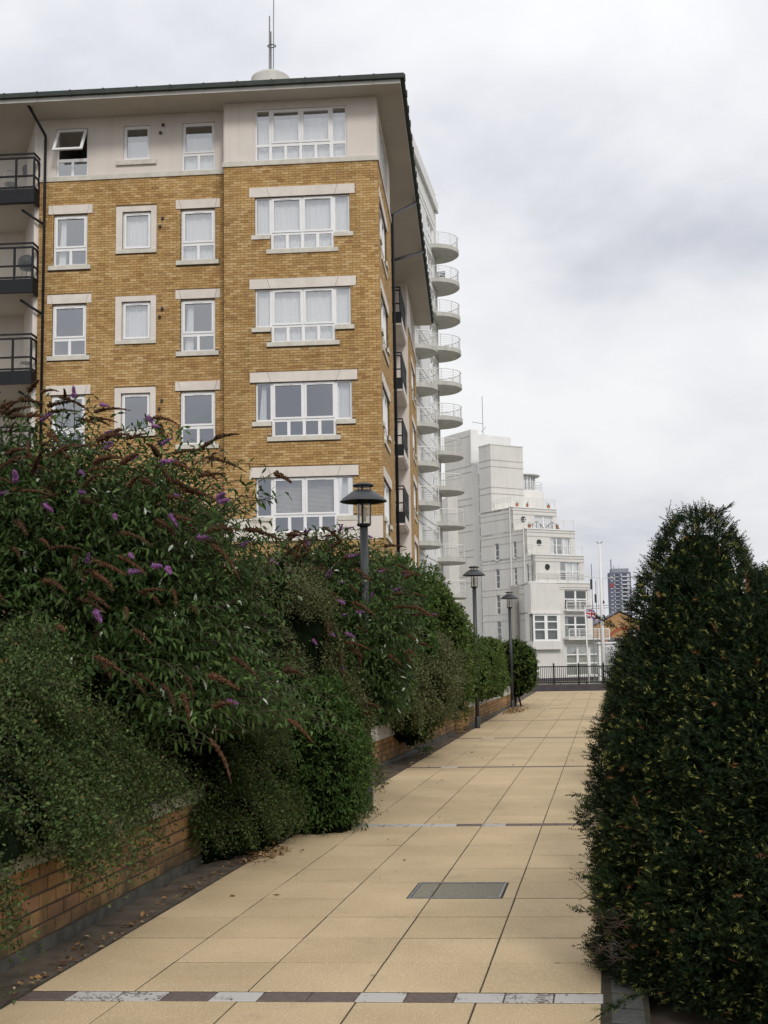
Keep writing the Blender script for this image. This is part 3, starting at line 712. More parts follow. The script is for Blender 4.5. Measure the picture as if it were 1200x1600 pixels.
# left recessed balconies
lr = MB()
lr.box(-17, -13.3-.001, -2.6, -2.4, -.05, ZSOF, fL)
lr.build('recess_back_wall', MAT['render'], blk)
fA, UA, DA, LA = line_map(-13.3, 35.52, -14.5, 37.9)
MB().box(0, LA, .0, .15, -.05, ZSOF, lambda u, d, z: (lambda q: (q[0], q[1], q[2]))(fA(u, -d, z))).build('recess_splay_wall', MAT['render'], blk)
for zf in (16.0, 13.15, 10.3, 7.45):
    MB().box(-17, -13.31, -2.39, .0, zf-.30, zf-.06, fL).build('balcony_floor', MAT['soffit'], blk)
    bo = MB()
    fB = fL
    bo.box(-17, -13.28, .46, .5, zf-.42, zf, fB); bo.box(-13.32, -13.28, .0, .459, zf-.42, zf, fB); bo.box(-17, -13.33, .0, .45, zf-.30, zf-.1, fB)
    b_ = bo.build('balcony', MAT['black'], blk)
    rl = MB()
    for z in (1.13, 1.0, .42, .06): rl.box(-17, -13.28, .44, .49, zf+z-.025, zf+z+.025, fB); rl.box(-13.33, -13.28, .0, .44, zf+z-.025, zf+z+.025, fB)
    for u in (-13.33, -13.9, -14.9, -15.9): rl.box(u, u+.055, .43, .495, zf, zf+1.0, fB)
    rl.box(-13.33, -13.28, .0, .05, zf, zf+1.0, fB)
    rl.build('railing', MAT['black'], b_)
    for (u0_, u1_) in ((-14.84, -13.9), (-13.84, -13.33)):
        MB().poly([fB(u0_, .46, zf+.08), fB(u1_, .46, zf+.08), fB(u1_, .46, zf+.98), fB(u0_, .46, zf+.98)]).build('glass_panel', MAT['clear'], b_)
    # splayed door
    fD = lambda u, d, z: fA(u, -.15*0+d, z)
    window(blk, lambda u, d, z: fA(u, d+.16*0+.0, z), .25, 1.5, zf, zf+2.15, [(.36, 1.4, zf+.12, zf+2.05)], d=-.0, t=.05, name='balcony_door')
# furniture on the left balconies
def garden_chair(x, y, z, rz, label):
    c = thing('garden_chair', label, 'chair', (x, y, z)); c.rotation_euler = (0, 0, rz); c['group'] = 'garden chairs on the balconies'
    MB().tube([(.2*math.cos(t), .2*math.sin(t), .45) for t in [i*math.pi/6 for i in range(13)]], .012, 5).lathe([(0, .445), (.2, .45)], (0, 0, 0), 12).build('seat', MAT['steel'], c)
    for sx, sy in ((-1, -1), (1, -1), (-1, 1), (1, 1)): MB().tube([(.15*sx, .15*sy, .45), (.2*sx, .2*sy, 0)], .012, 5).build('leg', MAT['steel'], c)
    b = MB().tube([(-.19, .15, .45), (-.2, .2, .85), (-.1, .22, .98), (.1, .22, .98), (.2, .2, .85), (.19, .15, .45)], .012, 5)
    for i in (-1, 0, 1): b.tube([(.07*i, .17, .45), (.05*i+.03, .2, .7), (.07*i, .21, .96)], .009, 5)
    b.build('backrest', MAT['steel'], c); return c
garden_chair(-14.3, 35.7, 16.0, .4, 'wire garden chair on the top balcony below the black lantern')
garden_chair(-13.75, 35.9, 10.3, -.3, 'curled wire garden chair on the lowest visible balcony at the left edge')
kb = thing('kettle_barbecue', 'round covered barbecue standing on the middle balcony at the left edge', 'barbecue', (-13.72, 35.7, 13.15))
MB().lathe([(.0, .98), (.1, .97), (.24, .88), (.3, .74), (.3, .66), (.22, .52), (.0, .47)], (0, 0, 0), 20).build('lidded_bowl', MAT['charcoal'], kb, None, True)
for i in range(3): q = i*2.1; MB().tube([(.15*math.cos(q), .15*math.sin(q), .55), (.3*math.cos(q), .3*math.sin(q), 0)], .014, 5).build('leg', MAT['steel'], kb)
ln = thing('wall_lantern', 'black wall lantern beside the top balcony door at upper left', 'lantern', (-14.62, 37.75, 18.0))
MB().lathe([(0, .32), (.12, .2), (.13, .18), (.09, -.05), (.0, -.08)], (0, 0, -.35), 6).build('lantern_body', MAT['black'], ln)
MB().tube([(0, 0, -.42), (.06, .05, -.62), (.0, .12, -.5)], .02, 6).build('bracket', MAT['black'], ln)

# right side black balconies
for bi, zf in enumerate((16.0, 13.15, 10.3, 7.45)):
    Y0, Y1, XB0, XB1 = 50.3, 53.98, -3.85, -3.0
    bo = MB().box(XB0, XB1, Y0, Y1, zf-.5, zf-.42)
    bo.box(XB0-.4, XB1+.03, Y0, Y1, zf-.42, zf-.1)
    sl_ = bo.build('balcony_slab', MAT['stone'], blk)
    fx = MB().box(XB0-.4, XB1+.04, Y0-.03, Y0-.001, zf-.42, zf+.05)
    fo = fx.build('balcony', MAT['black'], blk)
    rl = MB()
    for z in (1.13, 1.0, .42): rl.box(XB0-.4, XB1, Y0-.03, Y0+.02, zf+z-.025, zf+z+.025); rl.box(XB1-.04, XB1+.01, Y0+.02, Y1, zf+z-.025, zf+z+.025)
    for x_ in (XB1-.05, XB1-.55): rl.box(x_, x_+.05, Y0-.028, Y0+.018, zf+.05, zf+1.0)
    y = Y0+.03
    while y < Y1: rl.box(XB1-.03, XB1+.0, y, y+.05, zf-.05, zf+.99); y += .17
    rl.build('railing', MAT['black'], fo)
def pot(x, y, z, col, label, h=.35, plantc=None):
    p = thing('plant_pot', label, 'plant pot', (x, y, z)); p['group'] = 'pots on the balconies'
    MB().lathe([(0, .0), (.13, .0), (.18, h), (.16, h), (.15, h-.04), (0, h-.04)], (0, 0, 0), 16).build('pot', plain('pot_colour', col, .7), p, None, True)
    n = 120; d = rng.normal(size=(n, 3)); d /= np.linalg.norm(d, axis=1)[:, None]; d[:, 2] = abs(d[:, 2])
    P = d*np.array([.2, .2, .35])*rng.random((n, 1))+np.array([0, 0, h]); V = np.concatenate([P, P+d*.08, P+np.cross(d, [0, 0, 1])*.04+d*.04]); T = np.stack([np.arange(n), np.arange(n)+n, np.arange(n)+2*n], 1)
    tri_mesh('foliage', V, T, MAT['leaf_green'] if plantc is None else plantc, rng.random(3*n), p, 'stuff')
pot(-3.55, 50.7, 16.0, (.45, .13, .04), 'terracotta pot on the highest black side balcony', .5)
pot(-3.5, 50.6, 13.15, (.35, .03, .03), 'red pot with spiky plant on the second black side balcony', .5)
pot(-3.5, 50.8, 7.45, (.10, .16, .18), 'tall blue green potted conifer on the lowest black side balcony', .3)
jk = MB().lathe([(0, .0), (.10, .02), (.16, .3), (.20, .55), (.14, .68), (0, .72)], (-3.5, 50.7, 10.45), 10).build('draped_jacket', plain('blue_cloth', (.04, .09, .28), .9), None, None, True)
tag(jk, 'bundle of blue cloth draped on the third black side balcony', 'cloth')

# ------------------------------------------------------------------ white tower with round balconies
tw = thing('white_tower', 'tall white riverside tower with stacks of half round balconies', 'building')
WX, WY = -2.90, 98.0; pd = PDn; nr = np.array([pd[1], -pd[0]])
fT = lambda u, d, z: (WX+pd[0]*u+nr[0]*d, WY+pd[1]*u+nr[1]*d, z)
wt = MB(); wh = []
for i in range(14):
    z = 36.3-2.82*i
    wh.append((-4.6, -.9, z-1.9, z)); wh.append((-10.6, -9.2, z-2.0, z))
wt.grid_wall(-13, 0, -1.3, 38.3, [h for h in wh if h[2] > 0], -.4, 0, fT); wt.box(-13, 0, -12, -.4, 38.0, 38.3, fT); wt.box(-13, 0, -12, -11.7, -1.3, 38, fT); wt.box(-.3, 0, -11.7, -.4, -1.3, 38, fT); wt.box(-13, -12.7, -11.7, -.4, -1.3, 38, fT)
wt.build('wall', MAT['grey_render2'], tw)
MB().box(-13, .9, -12, .25, 38.3, 39.1, fT).build('parapet', MAT['white_paint'], tw)
rp = MB()
for i in range(7): rp.box(-i*2, -i*2+.05, .0, .05, 39.1, 39.9, fT)
rp.box(-13, .8, .0, .05, 39.85, 39.9, fT); rp.build('roof_rail', MAT['white_paint'], tw)
gv = MB()
for i in range(14):
    z = 36.9-2.82*i
    gv.box(-13, .02, .0, .02, z-.03, z+.03, fT); gv.box(-13, .02, .0, .02, z-.53, z-.48, fT)
gv.build('band_joint', MAT['groove'], tw, 'stuff')
rooms = MB()
for i in range(14): rooms.box(-12.6, -.4, -6, -.5, 36.9-2.82*i-.2, 36.9-2.82*i, fT)
rooms.box(-12.6, -.4, -6.1, -6, 0, 38, fT); rooms.build('room_partition', MAT['interior'], tw)
for (a, b, c, e_) in wh:
    if c < 5 : continue
    n = 3 if b-a > 2 else 1; s = (b-a)/n
    window(tw, fT, a, b, c, e_, [(a+i*s+.1, a+(i+1)*s-.1, c+.1+j*.9, c+.85+j*.9) for i in range(n) for j in range(2)], d=-.1, t=.08)
cl = MB().tube([fT(.15, -.1, -1.3), fT(.15, -.1, 38.3)], .22, 10).build('corner_column', MAT['slab_under'], tw, None, True)
def round_balcony(cu, cd, zb, r, rail_n=26):
    pts = []; 
    def arc(rr, z, a0=-100, a1=100, n=26): return [fT(cu+rr*math.sin(R(a0+(a1-a0)*i/n)), cd+rr*math.cos(R(a0+(a1-a0)*i/n)), z) for i in range(n+1)]
    ring0 = arc(r-.12, zb); ring1 = arc(r, zb+.08); ring2 = arc(r, zb+.42)
    q = MB(); n = len(ring0)
    q.v += ring0+ring1+ring2
    for i in range(n-1):
        q.f.append((i, i+1, n+i+1, n+i)); q.f.append((n+i, n+i+1, 2*n+i+1, 2*n+i))
    q.f.append(tuple(range(n))); q.f.append(tuple(range(2*n, 3*n)))
    b = q.build('balcony', MAT['slab_under'], tw)
    rl = MB()
    rl.tube(arc(r-.08, zb+1.42), .035, 5)
    for h in (.58, .74, .9, 1.06, 1.22): rl.tube(arc(r-.08, zb+h), .014, 4)
    for i in range(0, 27, 4):
        p = arc(r-.08, 0)[i]; rl.tube([(p[0], p[1], zb+.42), (p[0], p[1], zb+1.42)], .028, 4)
    rl.build('railing', MAT['white_paint'], b)
    return b
for i in range(11): round_balcony(-.15, -.15, 34.25-2.84*i, 2.15)
for i in range(7): round_balcony(-11.3, -.25, 26.1-2.84*i, 1.75)
fch = thing('folding_chair', 'striped folding chair on the second round balcony from the top', 'chair', fT(-.1, .5, 31.85))
q = MB()
for i in range(7): q.box(-.32, .32, -.02, .02, .25+i*.13, .33+i*.13)
q.build('backrest', MAT['charcoal'], fch); MB().box(-.3, .3, -.25, .2, .35, .4).build('seat', MAT['charcoal'], fch)
for sx in (-1, 1): MB().tube([(.3*sx, -.2, 0), (.3*sx, .05, 1.1)], .02, 4).build('leg', MAT['charcoal'], fch)

# ------------------------------------------------------------------ stepped white block
sb = thing('stepped_white_block', 'white stepped apartment block with roof terraces behind the railings', 'building')
A = np.array([.81, .586]); B = np.array([-.586, .81]); K0 = np.array([5.556, 123.0])
def W2(w_, s_): p = K0+A*w_+B*s_; return (p[0], p[1])
def pr(mb, w0, w1, s0, s1, z0, z1): mb.prism([W2(w0, s0), W2(w1, s0), W2(w1, s1), W2(w0, s1)], z0, z1)
def ff(s0): return lambda u, d, z: (*W2(u, s0-d), z)
def fl(w0): return lambda u, d, z: (*W2(w0-d, u), z)
body = MB()
# levels: (w0,w1,s0,z0,z1)
W1 = -.9
slit = []
for z in (10.84, 8.155, 5.45, 2.72, .0):
    slit.append((5.65, 6.35, z, z+2.05));
    if z < 12: slit.append((2.7, 3.2, z, z+2.0))
    if z < 9: slit.append((.72, 1.12, z, z+2.2))
def front_level(w0, w1, s0, z0, z1, holes, back=9.0):
    body.grid_wall(w0, w1, z0, z1, holes, -.3, 0, ff(s0))
    (body.box(w0, w0+.3, -.7, -.3, z0, z1, ff(s0)), body.box(w0+.3, .3, -.7, -.6, z0, z1, ff(s0))) if w0 < 0 else None
    body.box(w1-.3, w1, -(back-s0), -.3, z0, z1, ff(s0)); body.box(max(w0, 0), w1, -(back-s0), -.3, z1-.25, z1-.05, ff(s0)); body.box(w0, .0, -.7, -.3, z1-.25, z1-.05, ff(s0)) if w0 < 0 else None
S1 = -.3
front_level(W1, 8.85, S1, -1.5, 2.65, [(3.7, 8.4, -.95, 2.03)], 4)
front_level(W1, 7.3, S1, 2.65, 5.55, [(3.6, 6.6, 2.95, 5.1)], 4)
front_level(W1, 7.15, S1, 5.55, 8.42, [(3.7, 6.75, 5.75, 7.75)], 4)
front_level(0, 6.67, 0.0, 8.42, 11.25, [(3.5, 6.05, 8.75, 10.62)])
front_level(0, 6.64, 1.24, 11.25, 14.0, [(3.35, 6.0, 11.5, 13.25)])
front_level(0, 6.1, 3.45, 14.0, 16.45, [(3.1, 5.6, 14.3, 15.75)])
# left face wall: stepped top
for (s0, s1, zt) in ((0, 1.24, 11.25), (1.24, 3.45, 14.0), (3.45, 6.7, 16.45)):
    body.grid_wall(s0, s1, -1.5, zt, slit, -.3, 0, fl(0.0))
body.grid_wall(6.7, 8.8, -1.5, 16.45, slit, -.3, 0, fl(0.0))
pr(body, 0.0, 4.35, 6.7, 8.8, 16.45, 23.55)
pr(body, .47, 1.3, 10.77, 16.0, -1.5, 25.9); pr(body, .45, 1.25, 9.35, 10.765, -1.5, 22.0)
pr(body, -.9, .46, 13.6, 15.5, -1.5, 18.6)
body.build('wall', MAT['grey_render'], sb)
wh_ = MB(); pr(wh_, 1.31, 6.0, 10.9, 15, 16, 25.45); pr(wh_, .3, 1.3, 10.6, 10.765, 22.1, 25.85); wh_.build('lift_housing', MAT['grey_render2'], sb)
# curved drum at the top right
dr = MB(); c_ = W2(5.6, 9.0)
dr.lathe([(2.6, 16.3), (2.6, 18.95), (2.45, 18.95), (2.45, 18.7), (0, 18.7)], (c_[0], c_[1], 0), 48).build('curved_wall', MAT['grey_render'], sb, None, True)
ph = MB(); ph.lathe([(1.6, 18.7), (1.6, 20.6)], (c_[0], c_[1], 0), 24).build('penthouse', MAT['glass'], sb)
ph = MB(); ph.lathe([(0, 20.6), (2.2, 20.65), (2.25, 20.75), (0, 20.85)], (c_[0], c_[1], 0), 32)
for i in range(22): q = i*math.pi/11; ph.box(c_[0]+1.65*math.cos(q)-.05, c_[0]+1.65*math.cos(q)+.05, c_[1]+1.65*math.sin(q)-.05, c_[1]+1.65*math.sin(q)+.05, 18.7, 20.6)
ph.build('penthouse_roof', MAT['white_paint'], sb)
rr_ = MB()
for h in (.35, .6, .9): rr_.tube([(c_[0]+2.45*math.cos(t), c_[1]+2.45*math.sin(t), 18.95+h) for t in [i*math.pi/16 for i in range(33)]], .025, 4)
rr_.build('terrace_rail', MAT['white_paint'], sb)
# joints
jn = MB()
for z, smax, s_lo in ((13.46, 8.8, 1.24), (12.72, 8.8, 1.24), (10.75, 8.8, 0), (10.1, 8.8, 0), (8.0, 8.8, 0), (7.36, 8.8, 0), (5.4, 8.8, 0), (4.74, 8.8, 0), (2.62, 8.8, 0), (2.0, 8.8, 0), (15.9, 8.8, 3.45), (15.3, 8.8, 3.45)):
    jn.grid_wall(s_lo, smax, z-.025, z+.025, [(a-.03, b+.03, c, d) for a, b, c, d in slit], .0, .012, fl(0))
for (w1, s0, zs_) in ((6.67, 0, (10.95, 10.62)), (6.64, 1.24, (13.7, 13.27)), (6.1, 3.45, (16.15, 15.77))):
    for z in zs_: jn.box(0, w1, 0, .02, z-.03, z+.03, ff(s0))
for (w0, w1, z) in ((W1, 7.15, 8.0), (W1, 7.15, 7.78), (W1, 7.3, 5.3), (W1, 8.85, 2.3)): jn.box(w0, w1, 0, .02, z-.03, z+.03, ff(S1))
for z in (21.9, 21.2, 18.97, 18.3): jn.box(0, 4.35, 0, .02, z-.03, z+.03, ff(6.7)); jn.box(6.7, 8.8, 0, .02, z-.03, z+.03, fl(0))
for z in (25.2, 21.9, 21.2, 18.3, 17.6, 15.4, 14.7, 12.6, 11.9, 9.8, 9.1): jn.box(10.77, 16.0, 0, .02, z-.03, z+.03, fl(.47))
jn.build('band_joint', MAT['groove'], sb, 'stuff')
for (w1, s0, zt) in ((6.67, 0, 11.25), (6.64, 1.24, 14.0), (6.1, 3.45, 16.45)):
    MB().box(-.05, w1+.05, -.25, .08, zt+.001, zt+.12, ff(s0)).build('parapet_coping', MAT['grey_render2'], sb)
MB().box(W1-.05, 7.2, -.3, .08, 8.421, 8.53, ff(S1)).build('parapet_coping', MAT['grey_render2'], sb)
MB().box(-.05, 4.4, -2.15, .06, 23.551, 23.66, ff(6.7)).build('parapet_coping', MAT['grey_render2'], sb)
# projecting box with bay window
MB().box(W1-.05, 2.75, .0, .35, 5.4, 8.3, ff(S1)).build('projecting_panel', MAT['grey_render'], sb); bx = MB(); bx.box(W1-.05, 2.8, .0, .5, 1.75, 2.55, ff(S1)); bx.build('projecting_bay', MAT['grey_render'], sb)
window(sb, ff(S1+.0), W1+.1, 2.65, 2.56, 5.25, [(W1+.1+k*1.6+.2, W1+.1+k*1.6+1.42, z0, z1) for k in range(2) for z0, z1 in ((2.75, 3.65), (3.78, 4.45), (4.57, 5.1))], d=.45, t=.08, glass=MAT['glass_dark'])
MB().box(W1-.02, 2.78, .0, .12, 2.551, 5.26, ff(S1)).build('bay_wall', MAT['interior'], sb); MB().box(W1-.1, 2.85, .0, .55, 5.28, 5.38, ff(S1)).build('bay_head', MAT['white_paint'], sb)
window(sb, ff(S1), 3.7, 8.4, -.95, 2.03, [(3.7+k*1.56+.12, 3.7+k*1.56+1.42, z0, z1) for k in range(3) for z0, z1 in ((-.85, .25), (.37, 1.13), (1.25, 1.95))], d=-.12, t=.08, curtain=None)
MB().box(3.75, 8.35, -.45, -.42, -.9, 2.0, ff(S1)).build('window_blind', plain('grey_blind', (.42, .44, .38), .8), sb)
window(sb, ff(S1), 3.6, 6.6, 2.95, 5.1, [(3.6+k*1.5+.1, 3.6+k*1.5+1.38, z0, z1) for k in range(2) for z0, z1 in ((3.0, 4.15), (4.27, 5.02))], d=-.12, t=.08, glass=MAT['glass_dark'], curtain=[(3.65, 4.3, 3, 5, True)])
window(sb, ff(S1), 3.7, 6.75, 5.75, 7.75, [(3.7+k*1.52+.1, 3.7+k*1.52+1.4, z0, z1) for k in range(2) for z0, z1 in ((5.8, 6.75), (6.87, 7.65))], d=-.12, t=.08, glass=MAT['glass_dark'])
window(sb, ff(0), 3.5, 6.05, 8.75, 10.62, [(3.5+k*.85+.06, 3.5+k*.85+.79, z0, z1) for k in range(3) for z0, z1 in ((8.8, 9.65), (9.72, 10.55))], d=-.12, t=.08, curtain=[(4.4, 6.0, 8.8, 10.6, True)])
window(sb, ff(1.24), 3.35, 6.0, 11.5, 13.25, [(3.35+k*.88+.06, 3.35+k*.88+.82, 11.55, 13.18) for k in range(3)], d=-.12, t=.08, curtain=[(3.4, 4.0, 11.5, 13.2, True), (5.0, 5.9, 11.5, 13.2, True)])
window(sb, ff(3.45), 3.1, 5.6, 14.3, 15.75, [(3.1+k*1.25+.08, 3.1+k*1.25+1.17, 14.35, 15.68) for k in range(2)], d=-.12, t=.08, curtain=[(3.15, 5.5, 14.3, 15.7, True)])
for (a, b, c, e_) in slit: window(sb, fl(0), a, b, c, e_, [(a+.05, b-.05, c+.06+k*(e_-c-.06)/3, c+(k+1)*(e_-c-.06)/3) for k in range(3)], d=-.08, t=.06, glass=MAT['glass_dark'])
window(sb, fl(.02), 8.82, 9.33, -1, 22.0, [(8.88, 9.27, -1+k*1.45+.1, -1+(k+1)*1.45) for k in range(15)], d=-.2, t=.08, name='stair_window', glass=MAT['glass_dark'])
pt = MB()
rmz = MB()
for z in (-1.2, 2.5, 5.4, 8.3, 11.1, 13.9): rmz.box(.35, 6.0, (.2 if z < 10 else 1.6 if z < 12 else 3.8), 8.5, z-.1, z, lambda u, d, z_: (*W2(u, d), z_))
rmz.box(.4, 6.3, 8.5, 8.6, -1.3, 16, lambda u, d, z_: (*W2(u, d), z_)); rmz.box(-.9, 5.8, 2.5, 2.6, -1.3, 8.2, lambda u, d, z_: (*W2(u, d), z_)); [rmz.box(1.4, 1.5, sa, sb_, za, zb, lambda u, d, z_: (*W2(u, d), z_)) for sa, sb_, za, zb in ((.4, 8.5, -1.3, 11.0), (1.7, 8.5, 11.0, 13.75), (3.9, 8.5, 13.75, 16.2))]
rmz.box(.75, .8, 8.6, 9.4, -1.3, 22, lambda u, d, z_: (*W2(u, d), z_))
rmz.build('room_partition', MAT['interior'], sb)
def porthole(u, z, s0):
    f = ff(s0); q = MB()
    ring = [(u+.26*math.cos(t), z+.26*math.sin(t)) for t in [i*math.pi/8 for i in range(17)]]
    q.tube([f(a, .03, b) for a, b in ring], .06, 5); q.poly([f(u+.26*math.cos(i*math.pi/8), .02, z+.26*math.sin(i*math.pi/8)) for i in range(16)])
    q.build('porthole', MAT['charcoal'], sb)
porthole(1.82, 12.65, 1.24); porthole(1.6, 15.25, 3.45); porthole(1.8, 10.05, 0)
for w_, s_ in ((.0, 3.45), (0, 1.24)): MB().tube([(*W2(-.05, s_+.1), -1.3), (*W2(-.05, s_+.1), 14 if s_ < 2 else 16.4)], .07, 6).build('downpipe', MAT['white_paint'], sb)
def trail(w0, w1, s0, z, left=True, s1=None):
    q = MB(); f = ff(s0)
    for h in (.55, .75, .95): q.box(w0, w1, -.03, .02, z+h-.02, z+h+.02+(.03 if h > .9 else 0), f)
    n = max(2, int((w1-w0)/1.1))
    for i in range(n+1): u = w0+(w1-w0)*i/n; q.box(u-.025, u+.025, -.03, .02, z, z+.97, f)
    if left and s1:
        g_ = fl(w0)
        for h in (.55, .75, .95): q.box(s0, s1, -.03, .02, z+h-.02, z+h+.02, g_)
    q.build('terrace_rail', MAT['white_paint'], sb)
trail(0.1, 6.6, .1, 11.37, True, 1.2); trail(.1, 6.6, 1.34, 14.12, True, 3.4); trail(.1, 6.0, 3.55, 16.57, True, 6.6); trail(W1+1.4, 7.0, S1+.05, 8.53, False)
q = MB().box(3.3, 8.8, .0, .9, 2.66, 2.85, ff(S1)).build('balcony_slab', MAT['grey_render'], sb)
q = MB().box(3.5, 7.1, .0, .5, 5.556, 5.66, ff(S1)).build('balcony_slab', MAT['grey_render'], sb)
def brail(w0, w1, z, dd):
    q = MB(); f = ff(S1)
    for h in (.15, .3, .45, .6, .75): q.box(w0, w1, dd-.03, dd, z+h-.02, z+h+.02, f)
    q.box(w0, w1, dd-.06, dd+.02, z+.86, z+.96, f)
    n = int((w1-w0)/1.3)
    for i in range(n+1): u = w0+(w1-w0)*i/n; q.box(u-.05, u+.05, dd-.04, dd, z, z+.88, f)
    q.build('balcony_rail', MAT['white_paint'], sb)
brail(3.4, 8.75, 2.85, .88); brail(3.55, 7.05, 5.66, .48)
MB().box(W1-.02, 8.87, .0, .03, -1.6, -1.1, ff(S1)).build('dark_plinth', MAT['kerb_dark'], sb)
# aerials, dish and terrace furniture
am = thing('roof_aerial', 'thin aerial mast with white satellite dish on top of the stepped block', 'aerial', (*W2(3.0, 12.0), 25.45))
MB().tube([(0, 0, 0), (0, 0, 4.6)], .035, 5).build('mast', MAT['steel'], am); MB().tube([(-.25, 0, 0), (-.25, 0, 3.0)], .03, 5).build('mast', MAT['steel'], am)
MB().tube([(-1.2, 0, 1.75), (0, 0, 1.5)], .03, 4).build('crossbar', MAT['steel'], am)
MB().lathe([(0, 0), (.3, .02), (.5, .1), (.55, .18)], (0, 0, 0), 20).build('dish', MAT['white_paint'], am, None, True)
am.children[-1].rotation_euler = (R(90), 0, R(10)); am.children[-1].location = (.05, -.1, .55)
tpots = [(1.2, 3.9, 16.45, (.45, .17, .08)), (2.6, 3.9, 16.45, (.40, .16, .08)), (5.4, 3.9, 16.45, (.42, .16, .07)), (4.6, 1.6, 14.0, (.3, .12, .06)), (1.0, 1.7, 14.0, (.30, .12, .06))]
tl_ = ['terracotta pot at the left end of the highest small terrace', 'terracotta pot near the middle of the highest small terrace', 'terracotta pot at the right end of the highest small terrace', 'brown pot at the right of the second highest terrace', 'brown pot at the left of the second highest terrace']
for (w_, s_, z, c), lb in zip(tpots, tl_):
    p = W2(w_, s_); pot(p[0], p[1], z, c, lb, .5)
# thin curved awning frames on the second terrace
for i, w_ in enumerate((2.0, 4.1)):
    o = MB().tube([(*W2(w_-1.0+.25*j, 1.75), 14.1+.75*math.sin(math.pi*j/8)) for j in range(9)], .035, 4)
    for j in (2, 4, 6): o.tube([(*W2(w_-1.0+.25*j, 1.75), 14.0), (*W2(w_-1.0+.25*j, 1.75), 14.1+.75*math.sin(math.pi*j/8))], .025, 4)
    tag(o.build('curved_bench', MAT['charcoal']), ('left' if i == 0 else 'right')+' of the two dark curved garden frames on the white block terrace', 'bench')

# ------------------------------------------------------------------ fence on its low wall
fn = thing('fence', 'black metal railings on a low dark wall at the end of the path', 'fence')
FY = 50.95
MB().box(-3.5, 9.5, FY-.12, FY+.14, -.05, .25).build('plinth_wall', MAT['kerb_dark'], fn)
MB().box(-3.5, 9.5, FY-.02, FY+.02, .30, .345).build('rail', MAT['black'], fn); MB().box(-3.5, 9.5, FY-.02, FY+.02, .955, 1.0).build('rail', MAT['black'], fn)
pm = MB().box(-.034, .034, -.034, .034, .25, 1.06).lathe([(.04, 1.06), (.02, 1.12), (0, 1.14)], (0, 0, 0), 6).mesh('fence_post', MAT['black'])
bm_ = MB().box(-.011, .011, -.011, .011, .34, .96).mesh('bar', MAT['black'])
x_ = -3.06
while x_ < 9.3:
    o = mk('fence_post', pm, fn); o.location = (x_, FY, 0)
    for i in range(1, 13): b = mk('bar', bm_, fn); b.location = (x_+i*1.012/13, FY, 0)
    x_ += 1.012
# ------------------------------------------------------------------ far tower, warehouse, masts, flag
ft = thing('distant_tower_block', 'distant grey tower block with pale balcony bands, behind the masts', 'building', (103.5, 900, 0))
MB().box(-7.6, 7.8, 0, 14, -2, 57.6).build('wall', plain('far_grey', (.13, .14, .19), .8, .1, .1), ft)  # slight distance haze is put into the tower's blue-grey colours
MB().box(-6.0, 6.5, 1, 13, 57.6, 60.4).build('roof_plant', plain('far_grey_light', (.25, .26, .31), .8, .1, .1), ft)
bnd = plain('far_pale_band', (.50, .52, .56), .7, .06, .1); wmat = plain('far_window', (.06, .07, .10), .3, .1, .1)
far_bits = [(MB().box(*q).mesh(nm, mt_), nm) for nm, mt_, q in (
    ('balcony_band', bnd, (.9, 7.0, -1.0, -.1, 0, .95)), ('balcony_band', bnd, (-7.0, -5.4, -.6, -.1, 0, .7)), ('balcony_band', bnd, (-3.9, -1.0, -.5, -.1, .1, .55)),
    ('window', bnd, (.4, 1.4, -.3, -.05, 1.15, 2.4)), ('window', bnd, (5.0, 6.6, -.3, -.05, 1.1, 2.4)), ('window', bnd, (-4.4, -3.7, -.3, -.05, 1.0, 2.2)),
    ('dark_window', wmat, (1.5, 4.9, -.2, -.05, .95, 2.6)), ('dark_window', wmat, (-3.6, -.9, -.2, -.05, .8, 2.5)))]
for i in range(20):
    for me_, nm in far_bits: o = mk(nm, me_, ft); o.location = (0, 0, 53.9-i*2.85)
MB().box(-7.3, -5.3, -.7, -.3, 46.5, 49.5).build('red_screen', plain('far_red', (.35, .06, .06), .8), ft)
MB().tube([(-5.6, 6, 57), (-5.6, 6, 67.5)], .35, 5).tube([(-3.6, 6, 57), (-3.6, 6, 62.5)], .2, 5).tube([(0, 6, 57), (0, 6, 62)], .15, 5).build('roof_mast', MAT['charcoal'], ft)
wr = thing('brick_warehouse', 'brown brick gabled building with dark slate roof below the distant tower', 'building', (21.56, 190, 0))
wallm = plain('far_brick', (.40, .235, .11), .9, .15, 3); slate = plain('slate', (.10, .10, .115), .8, .2, 2)
q = MB(); q.v += [(-6, 0, -1.4), (6, 0, -1.4), (6, 0, 4.2), (0, 0, 7.3), (-6, 0, 4.2), (-6, 12, -1.4), (6, 12, -1.4), (6, 12, 4.2), (0, 12, 7.3), (-6, 12, 4.2)]
q.f += [(0, 1, 2, 3, 4), (9, 8, 7, 6, 5), (0, 5, 6, 1), (1, 6, 7, 2), (4, 9, 5, 0)]; q.build('wall', wallm, wr)
q = MB(); q.v += [(0, -.3, 7.5), (6.4, -.3, 4.15), (6.4, 12.3, 4.15), (0, 12.3, 7.5), (-6.4, -.3, 4.15), (-6.4, 12.3, 4.15)]; q.f += [(0, 1, 2, 3), (0, 3, 5, 4)]; q.build('roof', slate, wr)
q = MB()
for j in range(12):
    t0, t1 = math.pi*(.12+.76*j/12), math.pi*(.12+.76*(j+1)/12)
    q.poly([(1+3.1*math.cos(t0), -.06, 2.9+2.2*math.sin(t0)), (1+3.1*math.cos(t1), -.06, 2.9+2.2*math.sin(t1)), (1+2.6*math.cos(t1), -.06, 2.9+1.75*math.sin(t1)), (1+2.6*math.cos(t0), -.06, 2.9+1.75*math.sin(t0))])
q.build('red_brick_arch', plain('red_brick_far', (.33, .10, .05), .9), wr)
